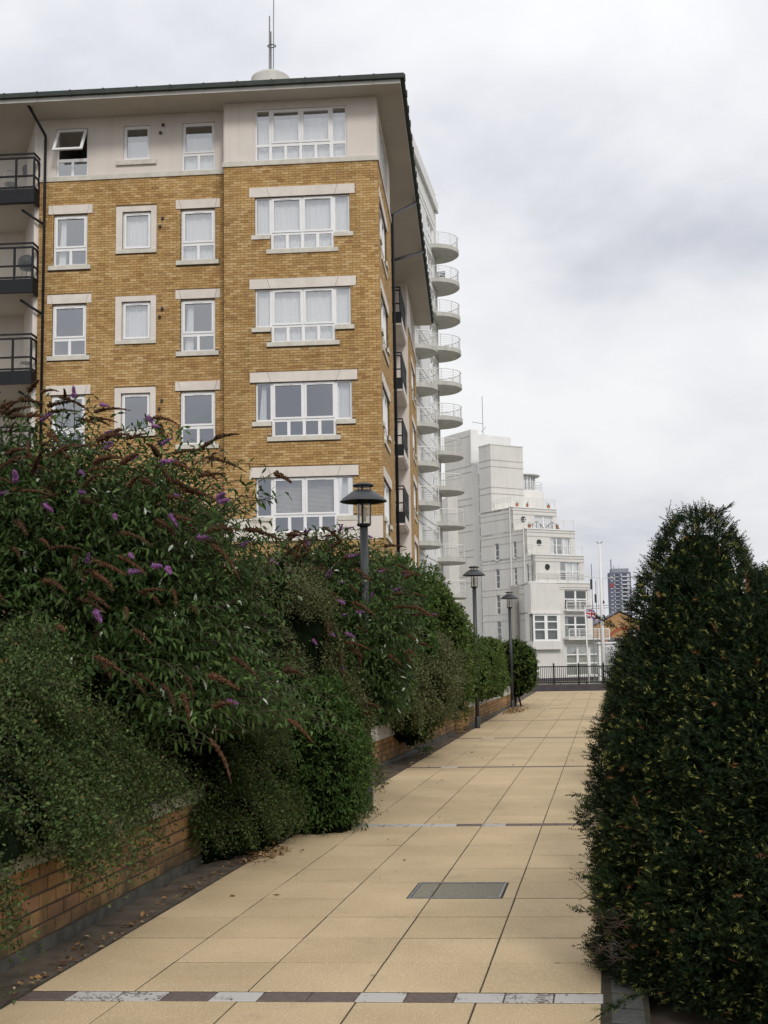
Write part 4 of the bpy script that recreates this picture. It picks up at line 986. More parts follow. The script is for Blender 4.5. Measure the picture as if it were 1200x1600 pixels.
window(wr, lambda u, d, z: (u, -d, z), 1.4, 3.4, 3.3, 4.5, [(1.5+k*.63, 2.05+k*.63, 3.4, 4.4) for k in range(3)], d=.06, t=.05)
q = MB(); q.v += [(-6.5, -3, 3.0), (6, -3, 3.0), (6, -.02, 3.4), (-6.5, -.02, 3.4)]; q.f += [(0, 1, 2, 3)]
q.box(-6.5, 6, -3.1, -3.0, -1.4, 3.0); q.build('lean_to', slate, wr)
MB().box(-3.1, -2.3, -3.2, -3.12, -1.4, 3.0).build('brick_pier', wallm, wr)
MB().box(-9.5, -.3, 14, 26, -1.4, 4.5).build('rear_wing', wallm, wr)
q = MB(); q.poly([(-9.8, 13.8, 4.5), (1, 13.8, 4.5), (1, 18, 7.1), (-7.5, 18, 7.1)]).build('rear_roof', slate, wr)
wb = thing('white_framed_kiosk', 'small white framed glazed kiosk beside the foot of the tall mast', 'kiosk', (12.5, 118, -1.4))
q = MB().grid_wall(-1.2, 1.2, 0, 3.6, [(-1.0, 1.0, .3, 3.3)], -.1, 0, lambda u, d, z: (u, -d, z)); q.box(-1.2, 1.2, 2, 2.1, 0, 3.6); q.box(-1.3, 1.3, -.2, 2.2, 3.6, 3.75); q.build('frame', MAT['upvc'], wb)
MB().poly([(-1, .05, .3), (1, .05, .3), (1, .05, 3.3), (-1, .05, 3.3)]).build('pane', MAT['glass'], wb)
ms = thing('white_mast', 'tallest white ship style mast with yard and stays behind the fence', 'mast', (5.92, 60, -1.4))
MB().tube([(0, 0, 0), (0.03, 0, 4.1), (.05, 0, 8.2)], [.10, .085, .045], 10).build('pole', MAT['white_paint'], ms, None, True)
MB().tube([(-.72, 0, 6.62), (0, 0, 6.52), (.75, 0, 6.5)], .014, 4).build('yard', MAT['white_paint'], ms)
MB().tube([(-.1, 0, 8.3), (0.05, 0, 8.18), (.2, 0, 8.3)], .018, 4).build('wind_vane', MAT['charcoal'], ms)
MB().tube([(-.14, 0, 6.5), (-.06, 0, 3.0)], .006, 3).tube([(.14, 0, 6.5), (.16, 0, 3.0)], .006, 3).build('halyard', MAT['charcoal'], ms)
for z in (5.35, 4.65): MB().lathe([(0, 0), (.05, .04), (.05, .14), (0, .18)], (.14, 0, z-.1), 6).build('mast_light', MAT['charcoal'], ms)
fp = thing('flagpole', 'thin white flagpole in front of the white block, flying a flag', 'flagpole', (5.07, 58, -1.4))
MB().tube([(0, 0, 0), (-.09, 0, 5.05)], [.045, .028], 8).build('pole', MAT['white_paint'], fp, None, True); MB().lathe([(0, -.03), (.04, 0), (0, .04)], (-.09, 0, 5.08), 8).build('finial', MAT['white_paint'], fp)
def flag_mat():
    mt, t, p, o = newmat('flag_cloth')
    a = t.nodes.new('ShaderNodeVertexColor'); a.layer_name = 'Col'; t.links.new(a.outputs[0], p.inputs['Base Color']); p.inputs['Roughness'].default_value = .9; return mt
NU, NV = 36, 22; q = MB(); cols = []
for j in range(NV+1):
    for i in range(NU+1):
        u, v = i/NU, j/NV
        q.v.append((u*.58+.02*math.sin(v*5), .10*math.sin(u*9+v*2)*u, -v*.42-u*u*.30-.04*math.sin(u*7)))
for j in range(NV):
    for i in range(NU):
        q.f.append((j*(NU+1)+i, j*(NU+1)+i+1, (j+1)*(NU+1)+i+1, (j+1)*(NU+1)+i))
        X_, Y_ = (i+.5)/NU*2-1, ((j+.5)/NV*2-1)*.5
        dd = min(abs(Y_-.5*X_), abs(Y_+.5*X_))/1.118
        red, wht, blu = (.45, .03, .05), (.75, .75, .78), (.03, .04, .22)
        c = blu
        if dd < .10: c = wht
        if dd < .038: c = red
        if abs(X_) < .165 or abs(Y_) < .165: c = wht
        if abs(X_) < .10 or abs(Y_) < .10: c = red
        cols.append(c)
fo = q.build('flag', flag_mat(), None, None, True); fo.location = (4.985, 58, 3.6)
ca = fo.data.color_attributes.new('Col', 'FLOAT_COLOR', 'CORNER')
ca.data.foreach_set('color', [v for c in cols for _ in range(4) for v in (*c, 1)])
tag(fo, 'red white and blue crossed flag drooping from the thin flagpole', 'flag')
for k, (x0, y0, h, lb) in enumerate(((8.25, 90, 9.3, 'thin grey ship mast with a crossbar, nearest the white block'), (9.0, 95, 8.3, 'second thin grey ship mast, left of the tall white mast'))):
    tm = thing('ship_mast', lb, 'mast', (x0, y0, -1.4), 'thin masts beyond the fence')
    MB().tube([(0, 0, 0), (0.05, 0, h)], .03, 5).build('pole', MAT['steel'], tm)
    MB().tube([(-.4, 0, 6.2), (1.6, 0, 6.25)], .02, 4).build('crossbar', MAT['steel'], tm)
    MB().box(-.08, .08, -.05, .05, h*.80, h*.88).build('mast_fitting', MAT['charcoal'], tm)
sl = MB().tube([(0, 0, 0), (0, 0, 1.2)], .05, 6).lathe([(0, 1.75), (.3, 1.5), (.2, 1.45), (.14, 1.1), (0, 1.05)], (0, 0, 0), 6).build('lantern', MAT['charcoal'], sb); sl.location = (*W2(-2.0, -1.0), 0.6)

# ------------------------------------------------------------------ lamp posts
def lamp_post(x, y, h, label):
    t = thing('lamp_post', label, 'lamp post', (x, y, 0), 'lamp posts along the planter wall')
    hz = h
    MB().tube([(0, 0, -.04), (0, 0, h-.46)], .045, 14).lathe([(.058, -.04), (.058, .22), (.045, .25)], (0, 0, 0), 14).build('pole', MAT['charcoal'], t, None, True)
    MB().lathe([(.0, h-.475), (.070, h-.475), (.076, h-.462), (.076, h-.448), (.0, h-.448)], (0, 0, 0), 20).build('collar', MAT['black'], t, None, False)
    MB().lathe([(.070, h-.448), (.070, h-.045)], (0, 0, 0), 20).build('lamp_glass', MAT['clear'], t, None, True)
    MB().lathe([(.0, h-.42), (.022, h-.42), (.030, h-.33), (.030, h-.27), (.0, h-.25)], (.0, 0.03, 0), 10).build('bulb', MAT['curtain'], t, None, True)
    MB().lathe([(.258, h-.208), (.252, h-.195), (.19, h-.145), (.13, h-.100), (.082, h-.082), (.075, h-.082), (.125, h-.108), (.185, h-.155), (.245, h-.212), (.258, h-.208)], (0, 0, 0), 32).build('shade', MAT['charcoal'], t, None, True)
    MB().lathe([(0, h-.042), (.108, h-.042), (.117, h-.028), (.10, h-.010), (.05, h), (0, h+.002)], (0, 0, 0), 24).build('cap', MAT['charcoal'], t, None, False)
    for k in range(3):
        q = R(-95+120*k); MB().tube([(.074*math.cos(q), .074*math.sin(q), h-.46), (.074*math.cos(q), .074*math.sin(q), h-.03)], .012, 6).build('support_rod', MAT['black'], t)
    return t
lamp_post(-1.225, 13.1, 3.5, 'nearest black lamp post, its head against the brick block and pole in the bushes')
lamp_post(-.09, 26.8, 3.52, 'middle black lamp post standing clear beside the low wall')
lamp_post(.885, 35.4, 3.36, 'farthest black lamp post beside the round dark shrub')

# ------------------------------------------------------------------ foliage
def nrm(v): return v/np.maximum(np.linalg.norm(v, axis=-1, keepdims=True), 1e-9)
def leaf_geo(P, D, Nn, L, Wd, tint, big=False):
    """P base, D direction, Nn normal, L length, Wd width -> verts, tris, tint"""
    n = len(P); S = nrm(np.cross(D, Nn)); Nn = nrm(np.cross(S, D)); L = L[:, None]; Wd = Wd[:, None]
    if big:
        V = np.stack([P, P+D*L*.3+S*Wd*.42+Nn*L*.04, P+D*L*.3-S*Wd*.42+Nn*L*.04, P+D*L*.62+S*Wd*.45-Nn*L*.0, P+D*L*.62-S*Wd*.45-Nn*L*.0, P+D*L*.97-Nn*L*.17], 1).reshape(-1, 3)
        b = (np.arange(n)*6)[:, None]
        T = np.concatenate([b+[0, 1, 2], b+[1, 3, 2], b+[2, 3, 4], b+[3, 5, 4]], 0); return V, T, np.repeat(tint, 6)
    V = np.stack([P, P+D*L*.45+S*Wd*.5+Nn*Wd*.15, P+D*L-Nn*L*.08, P+D*L*.45-S*Wd*.5+Nn*Wd*.15], 1).reshape(-1, 3)
    b = (np.arange(n)*4)[:, None]; T = np.concatenate([b+[0, 1, 2], b+[0, 2, 3]], 0); return V, T, np.repeat(tint, 4)
def sphere_dirs(n, zmin=-.5):
    d = rng.normal(size=(int(n*2.6), 3)); d = nrm(d); d = d[d[:, 2] > zmin]; return d[:n]
def lump(d, seed, amp=.16):
    r = np.random.default_rng(seed); s = np.zeros(len(d))
    for k in range(7):
        a = r.normal(size=3)*3.2; ph = r.random()*6.28; s += np.sin(d@a+ph)
    return 1+amp*s/2.6
def surf(c, rad, d, seed, p=2.4, amp=.12):
    ext = (np.abs(d)**p).sum(1)**(-1/p)
    return np.array(c)+d*ext[:, None]*np.array(rad)*lump(d, seed, amp)[:, None]
def core(parent, c, rad, seed, k=.72, name='dark_inner_fill', amp=.12, zmin=.0):  # solid dark shell closing gaps between leaves, painted as deep shade
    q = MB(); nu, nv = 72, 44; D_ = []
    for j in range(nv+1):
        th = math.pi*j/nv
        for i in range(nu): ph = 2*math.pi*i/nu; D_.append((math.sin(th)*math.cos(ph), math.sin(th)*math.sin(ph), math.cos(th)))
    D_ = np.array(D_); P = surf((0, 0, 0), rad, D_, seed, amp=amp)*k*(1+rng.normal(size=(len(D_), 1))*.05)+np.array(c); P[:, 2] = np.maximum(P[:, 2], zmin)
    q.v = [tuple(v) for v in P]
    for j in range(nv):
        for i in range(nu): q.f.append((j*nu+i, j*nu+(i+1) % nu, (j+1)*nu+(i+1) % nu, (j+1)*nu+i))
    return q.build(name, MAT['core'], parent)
def merge(parts):
    V, T, t, k = [], [], [], 0
    for v, f_, tt in parts: V.append(v); T.append(f_+k); t.append(tt); k += len(v)
    return np.concatenate(V), np.concatenate(T), np.concatenate(t)
def stems_geo(curves, r):
    """curves (n,m,3) -> thin three sided tubes"""
    n, m_, _ = curves.shape; t = nrm(np.gradient(curves, axis=1)); a = nrm(np.cross(t, [0.13, .07, 1.0])); b = np.cross(t, a)
    V = np.stack([curves+(a*math.cos(q)+b*math.sin(q))*r for q in (0, 2.094, 4.189)], 2).reshape(-1, 3)
    T = []
    base = (np.arange(n)*m_*3)[:, None, None]+(np.arange(m_-1)*3)[None, :, None]
    for j in range(3):
        k = (j+1) % 3; T.append((base+np.array([j, k, 3+k])).reshape(-1, 3)); T.append((base+np.array([j, 3+k, 3+j])).reshape(-1, 3))
    return V, np.concatenate(T), np.zeros(len(V))
def shoots(S, E, Tn, m_=8):
    """quadratic curves from S to E arriving along Tn"""
    Ln = np.linalg.norm(E-S, axis=1)[:, None]; P1 = E-Tn*Ln*.55; s = np.linspace(0, 1, m_)[None, :, None]
    return (1-s)**2*S[:, None]+2*s*(1-s)*P1[:, None]+s*s*E[:, None]

# flower spikes: fuzzy tapered cones
def spike_mesh(name, L, r, mat, seed, bend):
    rr = np.random.default_rng(seed); q = MB(); nr_, ns = 20, 9
    for i in range(nr_+1):
        s = i/nr_; rad = r*(min(1, s*7+.35))*(1-s)**.55*(1+.28*math.sin(i*2.4)) if i < nr_ else .0005
        for j in range(ns):
            a = 2*math.pi*(j+.5*(i % 2))/ns; k = 1+rr.normal()*.30
            q.v.append((s*L, rad*k*math.cos(a), rad*k*math.sin(a)-bend*s*s*L))
    for i in range(nr_):
        for j in range(ns): q.f.append((i*ns+j, i*ns+(j+1) % ns, (i+1)*ns+(j+1) % ns, (i+1)*ns+j))
    # florets standing off the surface
    for i in range(110):
        s = rr.random()**1.2*.95; a = rr.random()*6.28; rad = r*(1-s)**.55; c = Vector((s*L, rad*math.cos(a), rad*math.sin(a)-bend*s*s*L)); o_ = Vector((.4, math.cos(a), math.sin(a)))*r*.5
        sd_ = Vector((.3, -math.sin(a), math.cos(a)))*r*.22; k = len(q.v); q.v += [tuple(c-sd_), tuple(c+sd_), tuple(c+o_)]; q.f.append((k, k+1, k+2))
    return q.mesh(name, mat)
SPB = [spike_mesh('faded_flower_spike', random.uniform(.19, .32), random.uniform(.014, .020), MAT['spike_brown'], 30+i, random.uniform(.1, .35)) for i in range(5)]
SPP = [spike_mesh('purple_flower_spike', random.uniform(.08, .14), random.uniform(.015, .019), MAT['spike_purple'], 50+i, random.uniform(.05, .2)) for i in range(3)]

def buddleia(name_label, c, rad, nsh, nb, npur, seed, wind=(.5, -.1, -.42), leafL=(.08, .135), cat='shrub', zmin=.25, keep=None, spike_scale=1.0, corek=.78):
    t = thing('butterfly_bush', name_label, cat, (0, 0, 0), 'butterfly bushes behind the planter walls')
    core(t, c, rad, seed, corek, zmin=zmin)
    d = sphere_dirs(nsh, -.45); d = d[(d[:, 1] < .35) | (rng.random(len(d)) < .3)]; nsh = len(d); E = surf(c, rad, d, seed); out_ = nrm(d*np.array([1, 1, 1]))
    depth = rng.uniform(.72, 1.08, (nsh, 1)); E = np.array(c)+(E-np.array(c))*depth
    S = np.array(c)+(E-np.array(c))*.62+np.array([0, 0, -.15])
    Tn = nrm(out_*.75+np.array(wind)*rng.uniform(.4, 1.3, (nsh, 1))+rng.normal(size=(nsh, 3))*.38)
    ok = E[:, 2] > zmin+.25*np.sin(E[:, 0]*3.1)*(zmin > .5)
    if keep is not None: ok &= keep(E)
    S, E, Tn, depth = S[ok], E[ok], Tn[ok], depth[ok]; n = len(E)
    C = shoots(S, E, Tn, 9); parts = []
    npair = 9; tm = (np.linspace(.15, .98, npair))
    for k in range(npair):
        x_ = tm[k]*8; i0 = min(int(x_), 7); fr_ = x_-i0; P = C[:, i0]*(1-fr_)+C[:, i0+1]*fr_; tg_ = nrm(C[:, i0+1]-C[:, i0])
        side = nrm(np.cross(tg_, [0, 0, 1.0])+rng.normal(size=(n, 3))*.35)
        if k % 2: side = nrm(np.cross(tg_, side))
        for sg in (-1, 1):
            D = nrm(side*sg*rng.uniform(.6, 1.1, (n, 1))+tg_*.55+np.array([0, 0, -.35])+rng.normal(size=(n, 3))*.2)
            Nn = nrm(np.array([0, 0, 1.0])+rng.normal(size=(n, 3))*.45)
            L = rng.uniform(*leafL, n)*(1-.35*tm[k]); ti = np.clip(rng.beta(2, 3, n)*.9+(.04 if k > 5 else 0), 0, .93); ti[rng.random(n) < .012] = 1.0
            parts.append(leaf_geo(P, D, Nn, L, L*rng.uniform(.24, .33, n), ti, True))
    V, T, tt = merge(parts); tri_mesh('leaves', V, T, MAT['leaf_bud'], tt, t, 'stuff')
    V, T, tt = stems_geo(C[::2, ::2], .0035); tri_mesh('stems', V, T, MAT['stem'], None, t, 'stuff')
    # spikes on the outermost shoots that face the open side
    score = depth[:, 0]+.25*(E[:, 2]-c[2])/rad[2]-.30*(E[:, 1]-c[1])/rad[1]+rng.random(n)*.5
    order = np.argsort(-score)[:nb+npur]; rng.shuffle(order)
    for q_, i in enumerate(order):
        pur = q_ >= nb; me = random.choice(SPP if pur else SPB); o = mk(me.name.split('.')[0], me, t)
        dr_ = Vector(Tn[i]); side = Vector((0, 0, 1)).cross(dr_).normalized(); up_ = dr_.cross(side)
        s = random.uniform(.7, 1.2)*spike_scale
        rm = Matrix((dr_, side, up_)).transposed()
        o.matrix_local = Matrix.Translation(Vector(E[i])) @ rm.to_4x4() @ Matrix.Rotation(random.uniform(-.6, .6), 4, 'X') @ Matrix.Scale(s, 4)
    return t
front_keep = lambda E: (E[:, 1] < 11.2)
buddleia('large butterfly bush at left with many brown spikes and scattered purple ones', (-3.75, 9.75, 1.6), (2.3, 1.85, 1.9), 7600, 185, 66, 3, corek=.60, zmin=.9,
         keep=lambda E: (E[:, 2] > 1.22-(E[:, 0]+2.1)*.55+.12*np.sin(E[:, 0]*7)) | (E[:, 1] > 10.2))
buddleia('second butterfly bush growing around the nearest lamp post', (-1.80, 14.15, 1.50), (1.20, 1.95, 1.48), 4800, 120, 40, 4, spike_scale=.95, corek=.62, zmin=.80)

def leafy(label, c, rad, n, mat, seed, L=(.05, .08), ratio=.4, droop=-.2, cat='shrub', name='shrub', group=None, corek=.8, tmax=.95, stick=90, zmin=.02, p=2.3, amp=.12, shell=(.78, 1.05), corez=.0, stemlen=.16):
    t = thing(name, label, cat, (0, 0, 0), group)
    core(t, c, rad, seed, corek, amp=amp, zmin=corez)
    ns = n//9
    d = sphere_dirs(ns, -.75); ns = len(d); E = surf(c, rad, d, seed, p, amp); E = np.array(c)+(E-np.array(c))*rng.uniform(*shell, (ns, 1))
    Tn = nrm(d+np.array([0, 0, droop])+rng.normal(size=(ns, 3))*.35); E[:stick] += Tn[:stick]*rng.uniform(.02, .16, (stick, 1))*min(rad)
    S = E-Tn*stemlen+rng.normal(size=(ns, 3))*.01; C = shoots(S, E, Tn, 4); parts = []
    ok = C[:, :, 2].min(1) > zmin; C, Tn = C[ok], Tn[ok]; ns = len(C)
    for k in range(9):
        s = (k+.5)/9*2.99; i0 = int(s); P = C[:, i0]*(1-(s-i0))+C[:, i0+1]*(s-i0)
        side = nrm(rng.normal(size=(ns, 3))); D = nrm(Tn*.6+side+np.array([0, 0, droop*.5])); l = rng.uniform(*L, ns)
        ti = np.clip(rng.beta(2, 2.5, ns), 0, tmax); ti[rng.random(ns) < .012] = 1
        parts.append(leaf_geo(P, D, nrm(np.array([0, 0, 1.0])+rng.normal(size=(ns, 3))*.6), l, l*ratio, ti))
    V, T, tt = merge(parts); tri_mesh('leaves', V, T, mat, tt, t, 'stuff'); return t

def cotoneaster(label, c, rad, nsp, mat, seed, leaf=.016, length=(.35, .7), flow=(.7, -.15, -.9), nleaf=40, keep=None, corek=.86, stem=True, zmin=.04, extra=None, p=2.2, amp=.10, per=16, spread=.035, corez=.0):
    t = thing('cotoneaster', label, 'shrub', (0, 0, 0), 'trailing cotoneasters over the planter walls')
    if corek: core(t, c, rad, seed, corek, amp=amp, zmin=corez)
    nf = max(60, nsp//per); df = sphere_dirs(nf, -.35); nf = len(df); gi = np.repeat(np.arange(nf), per); n = len(gi)
    Sf = surf(c, rad, df, seed, p, amp); Sf = np.array(c)+(Sf-np.array(c))*rng.uniform(.86, 1.0, (nf, 1))
    nf_ = nrm(df/np.array(rad)); fl_ = np.array(flow); tf = nrm(fl_-nf_*(nf_@fl_)[:, None]*.9+rng.normal(size=(nf, 3))*.17)
    Lf = rng.uniform(*length, (nf, 1)); Lf[:nf//10] *= 1.3; lf = rng.uniform(.05, .42, (nf, 1))
    k1 = rng.random((n, 1)); S = Sf[gi]+tf[gi]*Lf[gi]*k1*.55+rng.normal(size=(n, 3))*spread*(1-.5*k1); nout = nf_[gi]
    tang = nrm(tf[gi]+rng.normal(size=(n, 3))*.13); Ln = Lf[gi]*(1-.5*k1)*rng.uniform(.75, 1.1, (n, 1)); lift = lf[gi]+rng.normal(size=(n, 1))*.04
    E = S+tang*Ln+nout*Ln*lift*.35; Tn = nrm(tang*.8+np.array([.1, 0, -.55])); P1 = S+(tang*.5+nout*lift)*Ln*.7
    s = np.linspace(0, 1, 9)[None, :, None]; C = (1-s)**2*S[:, None]+2*s*(1-s)*P1[:, None]+s*s*E[:, None]
    if extra is not None: C = np.concatenate([C, extra])
    if keep is not None: C = C[keep(C)]
    C = C[C[:, -1, 2] > zmin]; n = len(C); parts = []
    for k in range(nleaf):
        x_ = (k+.3)/nleaf*8; i0 = min(int(x_), 7); P = C[:, i0]*(1-(x_-i0))+C[:, i0+1]*(x_-i0); tg_ = nrm(C[:, i0+1]-C[:, i0])
        tw_ = (k % 5 == 0); off = rng.normal(size=(n, 3))*(.010+.022*(k % 3 == 0))*leaf/.018
        side = nrm(np.cross(tg_, nrm(rng.normal(size=(n, 3)))))
        D = nrm(side+tg_*.5); l = rng.uniform(.7, 1.3, n)*leaf
        ti = np.clip(rng.beta(2, 2.4, n)*.95, 0, .93); ti[rng.random(n) < .01] = 1
        parts.append(leaf_geo(P+off+side*.004, D, nrm(rng.normal(size=(n, 3))+[0, 0, 1]), l, l*.62, ti))
    V, T, tt = merge(parts); tri_mesh('leaves', V, T, mat, tt, t, 'stuff')
    if stem: V, T, tt = stems_geo(C[::5, ::2], .0018); tri_mesh('stems', V, T, MAT['stem'], None, t, 'stuff')
    return t
# strands hanging free down the face of the near wall
ns = 150; y = rng.uniform(4.6, 9.9, ns); yy = np.sort(y)
clump = .5+.5*np.sin(y*5.3)+.35*np.sin(y*12.1)
x0 = -2.77+.0835*(y-4.3)+rng.uniform(.04, .2, ns); top = rng.uniform(.62, .85, ns); bot = .60-np.clip(clump, 0, 1)*rng.uniform(.0, .5, ns)
s = np.linspace(0, 1, 9)[None, :]
ex = np.stack([x0[:, None]-.12*(1-s)**2+.03*np.sin(s*5+y[:, None]*3), y[:, None]+.04*np.sin(s*4+y[:, None]*7), top[:, None]*(1-s)+bot[:, None]*s], 2)
cotoneaster('nearest cotoneaster, its grey green sprays trailing over the brick wall at lower left', (-3.26, 6.9, .70), (.92, 4.1, .98), 10500, MAT['leaf_cot'], 21, leaf=.0255, nleaf=28, extra=ex, length=(.35, .75), flow=(.8, .05, -.8), per=24, spread=.032, corek=.78, corez=.62, keep=lambda C: (C[:, :, 1].min(1) > 3.6) & ((C[:, :, 2].min(1) > .35+.13*np.sin(C[:, 0, 1]*4.3)+.05*np.sin(C[:, 0, 1]*11)) | (C[:, -1, 1] < 5.9) | (C[:, -1, 0] < -2.95) | (np.arange(len(C)) > len(C)-ns)))
cotoneaster('dark cotoneaster mound spilling to the ground where the near wall ends', (-2.35, 10.75, .35), (.62, .95, .88), 3200, MAT['leaf_cot'], 22, leaf=.024, nleaf=26, length=(.25, .5))
leafy('bright leafy green shrub bulging over the path edge beyond the near wall', (-1.66, 11.75, .62), (.57, .62, .84), 34000, MAT['leaf_green'], 23, L=(.035, .07), ratio=.3, droop=-.3, name='leafy_shrub', amp=.10)
cotoneaster('tall domed brownish green cotoneaster behind the leafy shrub', (-2.38, 12.35, .75), (1.18, .95, 1.8), 5400, MAT['leaf_cot2'], 24, leaf=.025, nleaf=26, length=(.2, .45))
cotoneaster('rounded cotoneaster mound overhanging the long wall beyond the second butterfly bush', (-1.36, 20.4, 1.08), (.98, 3.1, .80), 5200, MAT['leaf_cot2'], 25, leaf=.032, nleaf=22, keep=lambda C: C[:, :, 2].min(1) > .44, corez=.55, length=(.2, .42), stem=False, flow=(.4, -.1, -.9))
cotoneaster('low cotoneaster hanging over the wall behind the middle lamp post', (-.95, 27.3, 1.0), (.60, 2.4, .62), 1500, MAT['leaf_hedge'], 26, leaf=.036, nleaf=20, length=(.2, .4), stem=False, flow=(.4, -.1, -.9))
leafy('upright fresh green shrub below the round balconies', (-1.35, 19.2, 1.7), (.66, .8, 1.75), 24000, MAT['leaf_green'], 31, L=(.05, .09), ratio=.45, droop=.2, name='leafy_shrub', stick=200, amp=.2)
leafy('loose green shrub left of the middle lamp post', (-.84, 24.2, 1.55), (.74, 1.4, 1.45), 34000, MAT['leaf_hedge'], 32, L=(.05, .09), ratio=.45, droop=.1, name='leafy_shrub', stick=260, amp=.2)
leafy('dense green shrub between the middle and farthest lamp posts', (-.12, 31.9, 1.22), (.84, 5.2, .86), 48000, MAT['leaf_hedge'], 33, L=(.05, .08), ratio=.5, name='leafy_shrub', amp=.1, corek=.88)
rs = leafy('round dark green clipped shrub at the far end of the wall', (.92, 37.2, 1.12), (.76, 1.5, .88), 26000, MAT['leaf_hedge'], 34, L=(.05, .08), ratio=.5, name='leafy_shrub', amp=.08, zmin=.15, corek=.9, corez=.25)
MB().tube([(1.0, 37.0, -.05), (1.05, 37.1, .5)], .05, 6).tube([(1.2, 36.9, -.05), (1.1, 37.1, .4)], .03, 5).build('trunk', MAT['stem'], rs)
leafy('low mixed planting seen through the railings', (4.2, 54.5, -.75), (5.5, 1.4, .85), 9000, leaf_mat('dry_border_leaf', [(0, (.06, .05, .035)), (.6, (.10, .085, .05)), (1, (.16, .10, .08))]), 35, L=(.08, .14), ratio=.35, droop=.3, name='border_planting', cat='planting', zmin=-1.3, corez=-1.3)
# ------------------------------------------------------------------ yews
def yew_profile(z, H_): s = z/H_; return np.interp(s, [0, .06, .12, .30, .52, .64, .775, .85, .93, .97, 1.0], [.90, .95, .99, 1.0, .88, .75, .57, .46, .33, .22, .08])
def yew(label, lobes, nspr, nneed, nl, seed, twigs=False, nw=.0042):
    t = thing('yew', label, 'yew', (0, 0, 0), 'clipped yews along the right edge of the path')
    rr = np.random.default_rng(seed); Ps, Ds, Os = [], [], []
    for li, (cx, cy, H_, Rr) in enumerate(lobes):
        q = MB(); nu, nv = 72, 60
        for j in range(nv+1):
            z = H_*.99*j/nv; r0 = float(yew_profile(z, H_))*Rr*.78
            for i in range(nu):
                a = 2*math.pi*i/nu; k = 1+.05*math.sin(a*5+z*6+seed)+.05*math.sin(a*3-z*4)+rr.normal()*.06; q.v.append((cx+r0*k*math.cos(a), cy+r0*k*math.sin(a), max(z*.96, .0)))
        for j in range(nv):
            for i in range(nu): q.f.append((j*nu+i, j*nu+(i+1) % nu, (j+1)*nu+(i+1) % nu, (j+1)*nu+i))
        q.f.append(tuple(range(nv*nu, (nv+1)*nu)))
        q.build('dark_inner_fill', MAT['core'], t)  # dark filler shell, its colour standing for shade within the yew
        n = int(nspr/len(lobes)*1.0); z = H_*rr.random(n)**1.05; a = rr.random(n)*2*math.pi
        r0 = yew_profile(z, H_)*Rr; lumpy = 1+.06*np.sin(a*5+z*7+seed)+.05*np.sin(a*9-z*11)+.04*np.sin(a*2+z*17)+.03*np.sin(z*31+a*13)
        keepn = rr.random(n) < (r0/Rr*.9+.12); z, a, r0, lumpy = z[keepn], a[keepn], r0[keepn], lumpy[keepn]; n = len(z)
        dep = rr.uniform(.82, 1.0, n)**.6; rad_ = r0*lumpy*(dep)
        P = np.stack([cx+rad_*np.cos(a), cy+rad_*np.sin(a), z+.0], 1); o_ = np.stack([np.cos(a), np.sin(a), np.interp(z/H_, [0, .6, 1], [-.05, .25, 1.1])], 1)
        inside = np.zeros(n, bool)
        for lj, (cx2, cy2, H2, R2) in enumerate(lobes):
            if lj != li: inside |= (np.hypot(P[:, 0]-cx2, P[:, 1]-cy2) < yew_profile(np.clip(P[:, 2], 0, H2), H2)*R2*.8) & (P[:, 2] < H2)
        Ps.append(P[~inside]); Ds.append(nrm(o_[~inside]*.8+rr.normal(size=(int((~inside).sum()), 3))*.45+[0, 0, .15])); Os.append(dep[~inside])
    P = np.concatenate(Ps); D = np.concatenate(Ds); dep = np.concatenate(Os)
    if twigs:
        # long stray shoots breaking the outline
        for (bx, by, bz, dx, dy, dz, ln_) in ((1.02, 6.35, 2.24, -.35, 0, 1, .10), (1.12, 6.4, 2.28, .9, .1, .5, .22), (1.55, 6.5, 2.05, .75, 0, .75, .26), (1.18, 6.4, 2.28, -.1, 0, 1, .08), (.62, 5.95, .42, -.9, -.2, .12, .20), (.60, 5.95, .55, -.8, -.3, .3, .18), (.75, 5.8, .12, -.6, -.5, -.05, .34), (.55, 6.0, .95, -.9, 0, .1, .10), (1.35, 6.4, 2.02, .9, 0, .15, .16), (.7, 6.2, 1.75, -.9, 0, .5, .12)):
            dd = nrm(np.array([dx, dy, dz])); k = int(ln_/.012)
            pp = np.array([bx, by, bz])+dd*np.linspace(0, ln_, k)[:, None]+np.array([0, 0, -.25])*np.linspace(0, ln_, k)[:, None]**2
            P = np.concatenate([P, pp]); D = np.concatenate([D, nrm(dd+rr.normal(size=(k, 3))*.3)]); dep = np.concatenate([dep, np.full(k, .99)])
    n = len(P); Ls = rr.uniform(.035, .085, n)*nl/.022; side = nrm(np.cross(D, nrm(rr.normal(size=(n, 3))+[0, 0, 1.2])))
    fresh = (rr.random(n) < .26) & (dep > .95); red = (rr.random(n) < .012) & (dep > .93)
    parts = []
    for k in range(nneed):
        s = (k//2+.5)/(nneed/2); sg = 1 if k % 2 else -1; base = P+D*(Ls*s)[:, None]
        nd = nrm(side*sg+D*(.45+.5*s)+rr.normal(size=(n, 3))*.16); w_ = nrm(np.cross(nd, rr.normal(size=(n, 3))))*nw
        l = nl*(1-.35*s)*rr.uniform(.8, 1.15, n)
        ti = np.clip(.15+.35*rr.random(n)+.18*(dep-.9)*10*.3, 0, .62); ti = np.where(fresh & (s > .5), .76+.19*rr.random(n)**1.5, ti); ti = np.where(red, 1.0, ti)
        V = np.stack([base-w_*.5, base+w_*.5, base+nd*l[:, None]], 1).reshape(-1, 3); T = np.arange(3*n).reshape(-1, 3); parts.append((V, T, np.repeat(ti, 3)))
    V, T, tt = merge(parts); V[:, 2] = np.maximum(V[:, 2], .0); tri_mesh('needles', V, T, MAT['leaf_yew'], tt, t, 'stuff')
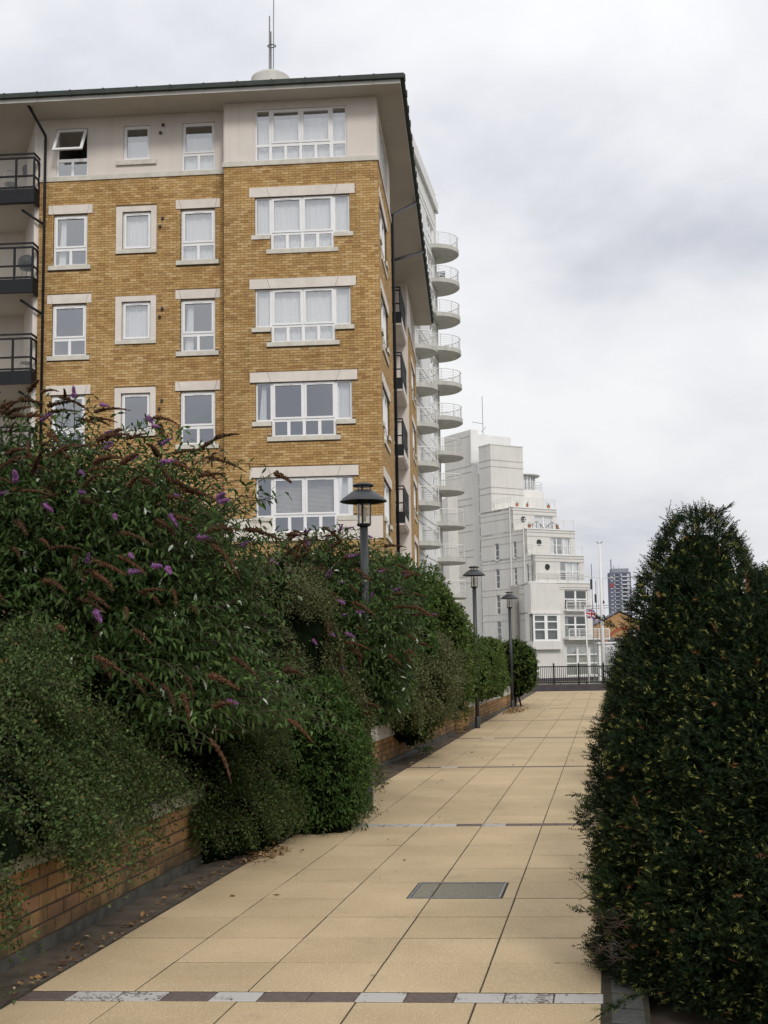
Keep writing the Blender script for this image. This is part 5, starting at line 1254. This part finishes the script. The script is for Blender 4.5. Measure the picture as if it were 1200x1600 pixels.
    if twigs:
        q = MB()
        for i in range(24):
            b = Vector((.60+random.uniform(-.05, .10), 5.98+random.uniform(-.1, .15), random.uniform(.16, .46))); d = Vector((-1, random.uniform(-.9, .7), random.uniform(-.6, .7))).normalized(); L = random.uniform(.08, .17)
            m_ = b+d*L*.5+Vector((0, 0, random.uniform(-.02, .02))); e_ = b+d*L+Vector((0, random.uniform(-.03, .03), random.uniform(-.03, .03)))
            q.tube([b, m_, e_], [.0022, .0016, .0008], 4)
            for _ in range(2): q.tube([m_, m_+Vector((-.05, random.uniform(-.04, .04), random.uniform(-.05, .05)))], [.002, .0008], 3)
        q.build('bare_twigs', plain('grey_brown_twig', (.055, .038, .03), .95, spec=.1), t)
    return t
yew('nearest and tallest clipped yew at right, flecked with yellow new growth', [(1.17, 6.55, 2.36, .605), (1.80, 6.85, 2.16, .72), (1.84, 5.9, 1.9, .80), (1.38, 6.2, 2.0, .64)], 90000, 14, .022, 5, True, .0062)
ylab = ['second clipped yew, just behind the tallest one', 'third clipped yew in the row on the right', 'fourth clipped yew in the row on the right', 'fifth clipped yew in the row on the right', 'sixth clipped yew in the row on the right', 'seventh and farthest clipped yew on the right']
for k, (yy_, lab) in enumerate(zip((9.3, 12.2, 15.4, 19.0, 23.5, 29.0), ylab)):
    xx_ = pu(-.09, yy_)+.60
    yew(lab, [(xx_, yy_, 1.74 if k == 0 else 1.72, .56)], 9000 if k == 0 else (5000 if k == 1 else 2500), 12, .026 if k < 2 else .04, 60+k, False, .006 if k < 2 else .010)

# ------------------------------------------------------------------ litter
def litter(n, gen, name, label, size=(.02, .05)):
    P = np.array([gen() for _ in range(n)]); D = nrm(np.stack([rng.normal(size=n), rng.normal(size=n), rng.normal(size=n)*.25], 1))
    L = rng.uniform(*size, n); V, T, tt = leaf_geo(P, D, nrm(np.array([0, 0, 1.0])+rng.normal(size=(n, 3))*.35), L, L*rng.uniform(.4, .8, n), rng.random(n)); V[:, 2] = np.maximum(V[:, 2], P[:, 2].min()-.004)
    o = tri_mesh(name, V, T, MAT['litter'], tt, None, 'stuff'); o['label'] = label; o['category'] = 'leaf litter'
def g_margin():
    y = 4.8+random.random()**1.2*31; e_ = pu(-2.935, y); return (e_-abs(random.gauss(0, .07))-.01, y, .006+random.random()*.01)
litter(900, g_margin, 'leaf_litter', 'dead brown leaves gathered in the dirty margin along the wall', (.015, .05))
def g_heap():
    r_ = random.gauss(0, .14); y = random.gauss(34.0, .9); return (pu(-2.8, y)+abs(random.gauss(0, .22)), y, .01+random.random()*.03)
litter(420, g_heap, 'leaf_heap', 'drift of brown leaves on the path below the round shrub', (.03, .08))
def g_heap2(): y = random.gauss(10.25, .22); return (pu(-2.9, y)+random.gauss(.02, .10), y, .008+random.random()*.02)
litter(130, g_heap2, 'leaf_pile', 'small pile of reddish dead leaves and twigs at the end of the near wall', (.03, .07))
def g_path():
    y = random.choice([random.uniform(7, 20), random.uniform(20, 48)]); u = -2.9+2.7*random.random()**1.7; return (pu(u, y), y, .006)
litter(95, g_path, 'scattered_leaves', 'few dry leaves scattered over the buff paving', (.015, .05))
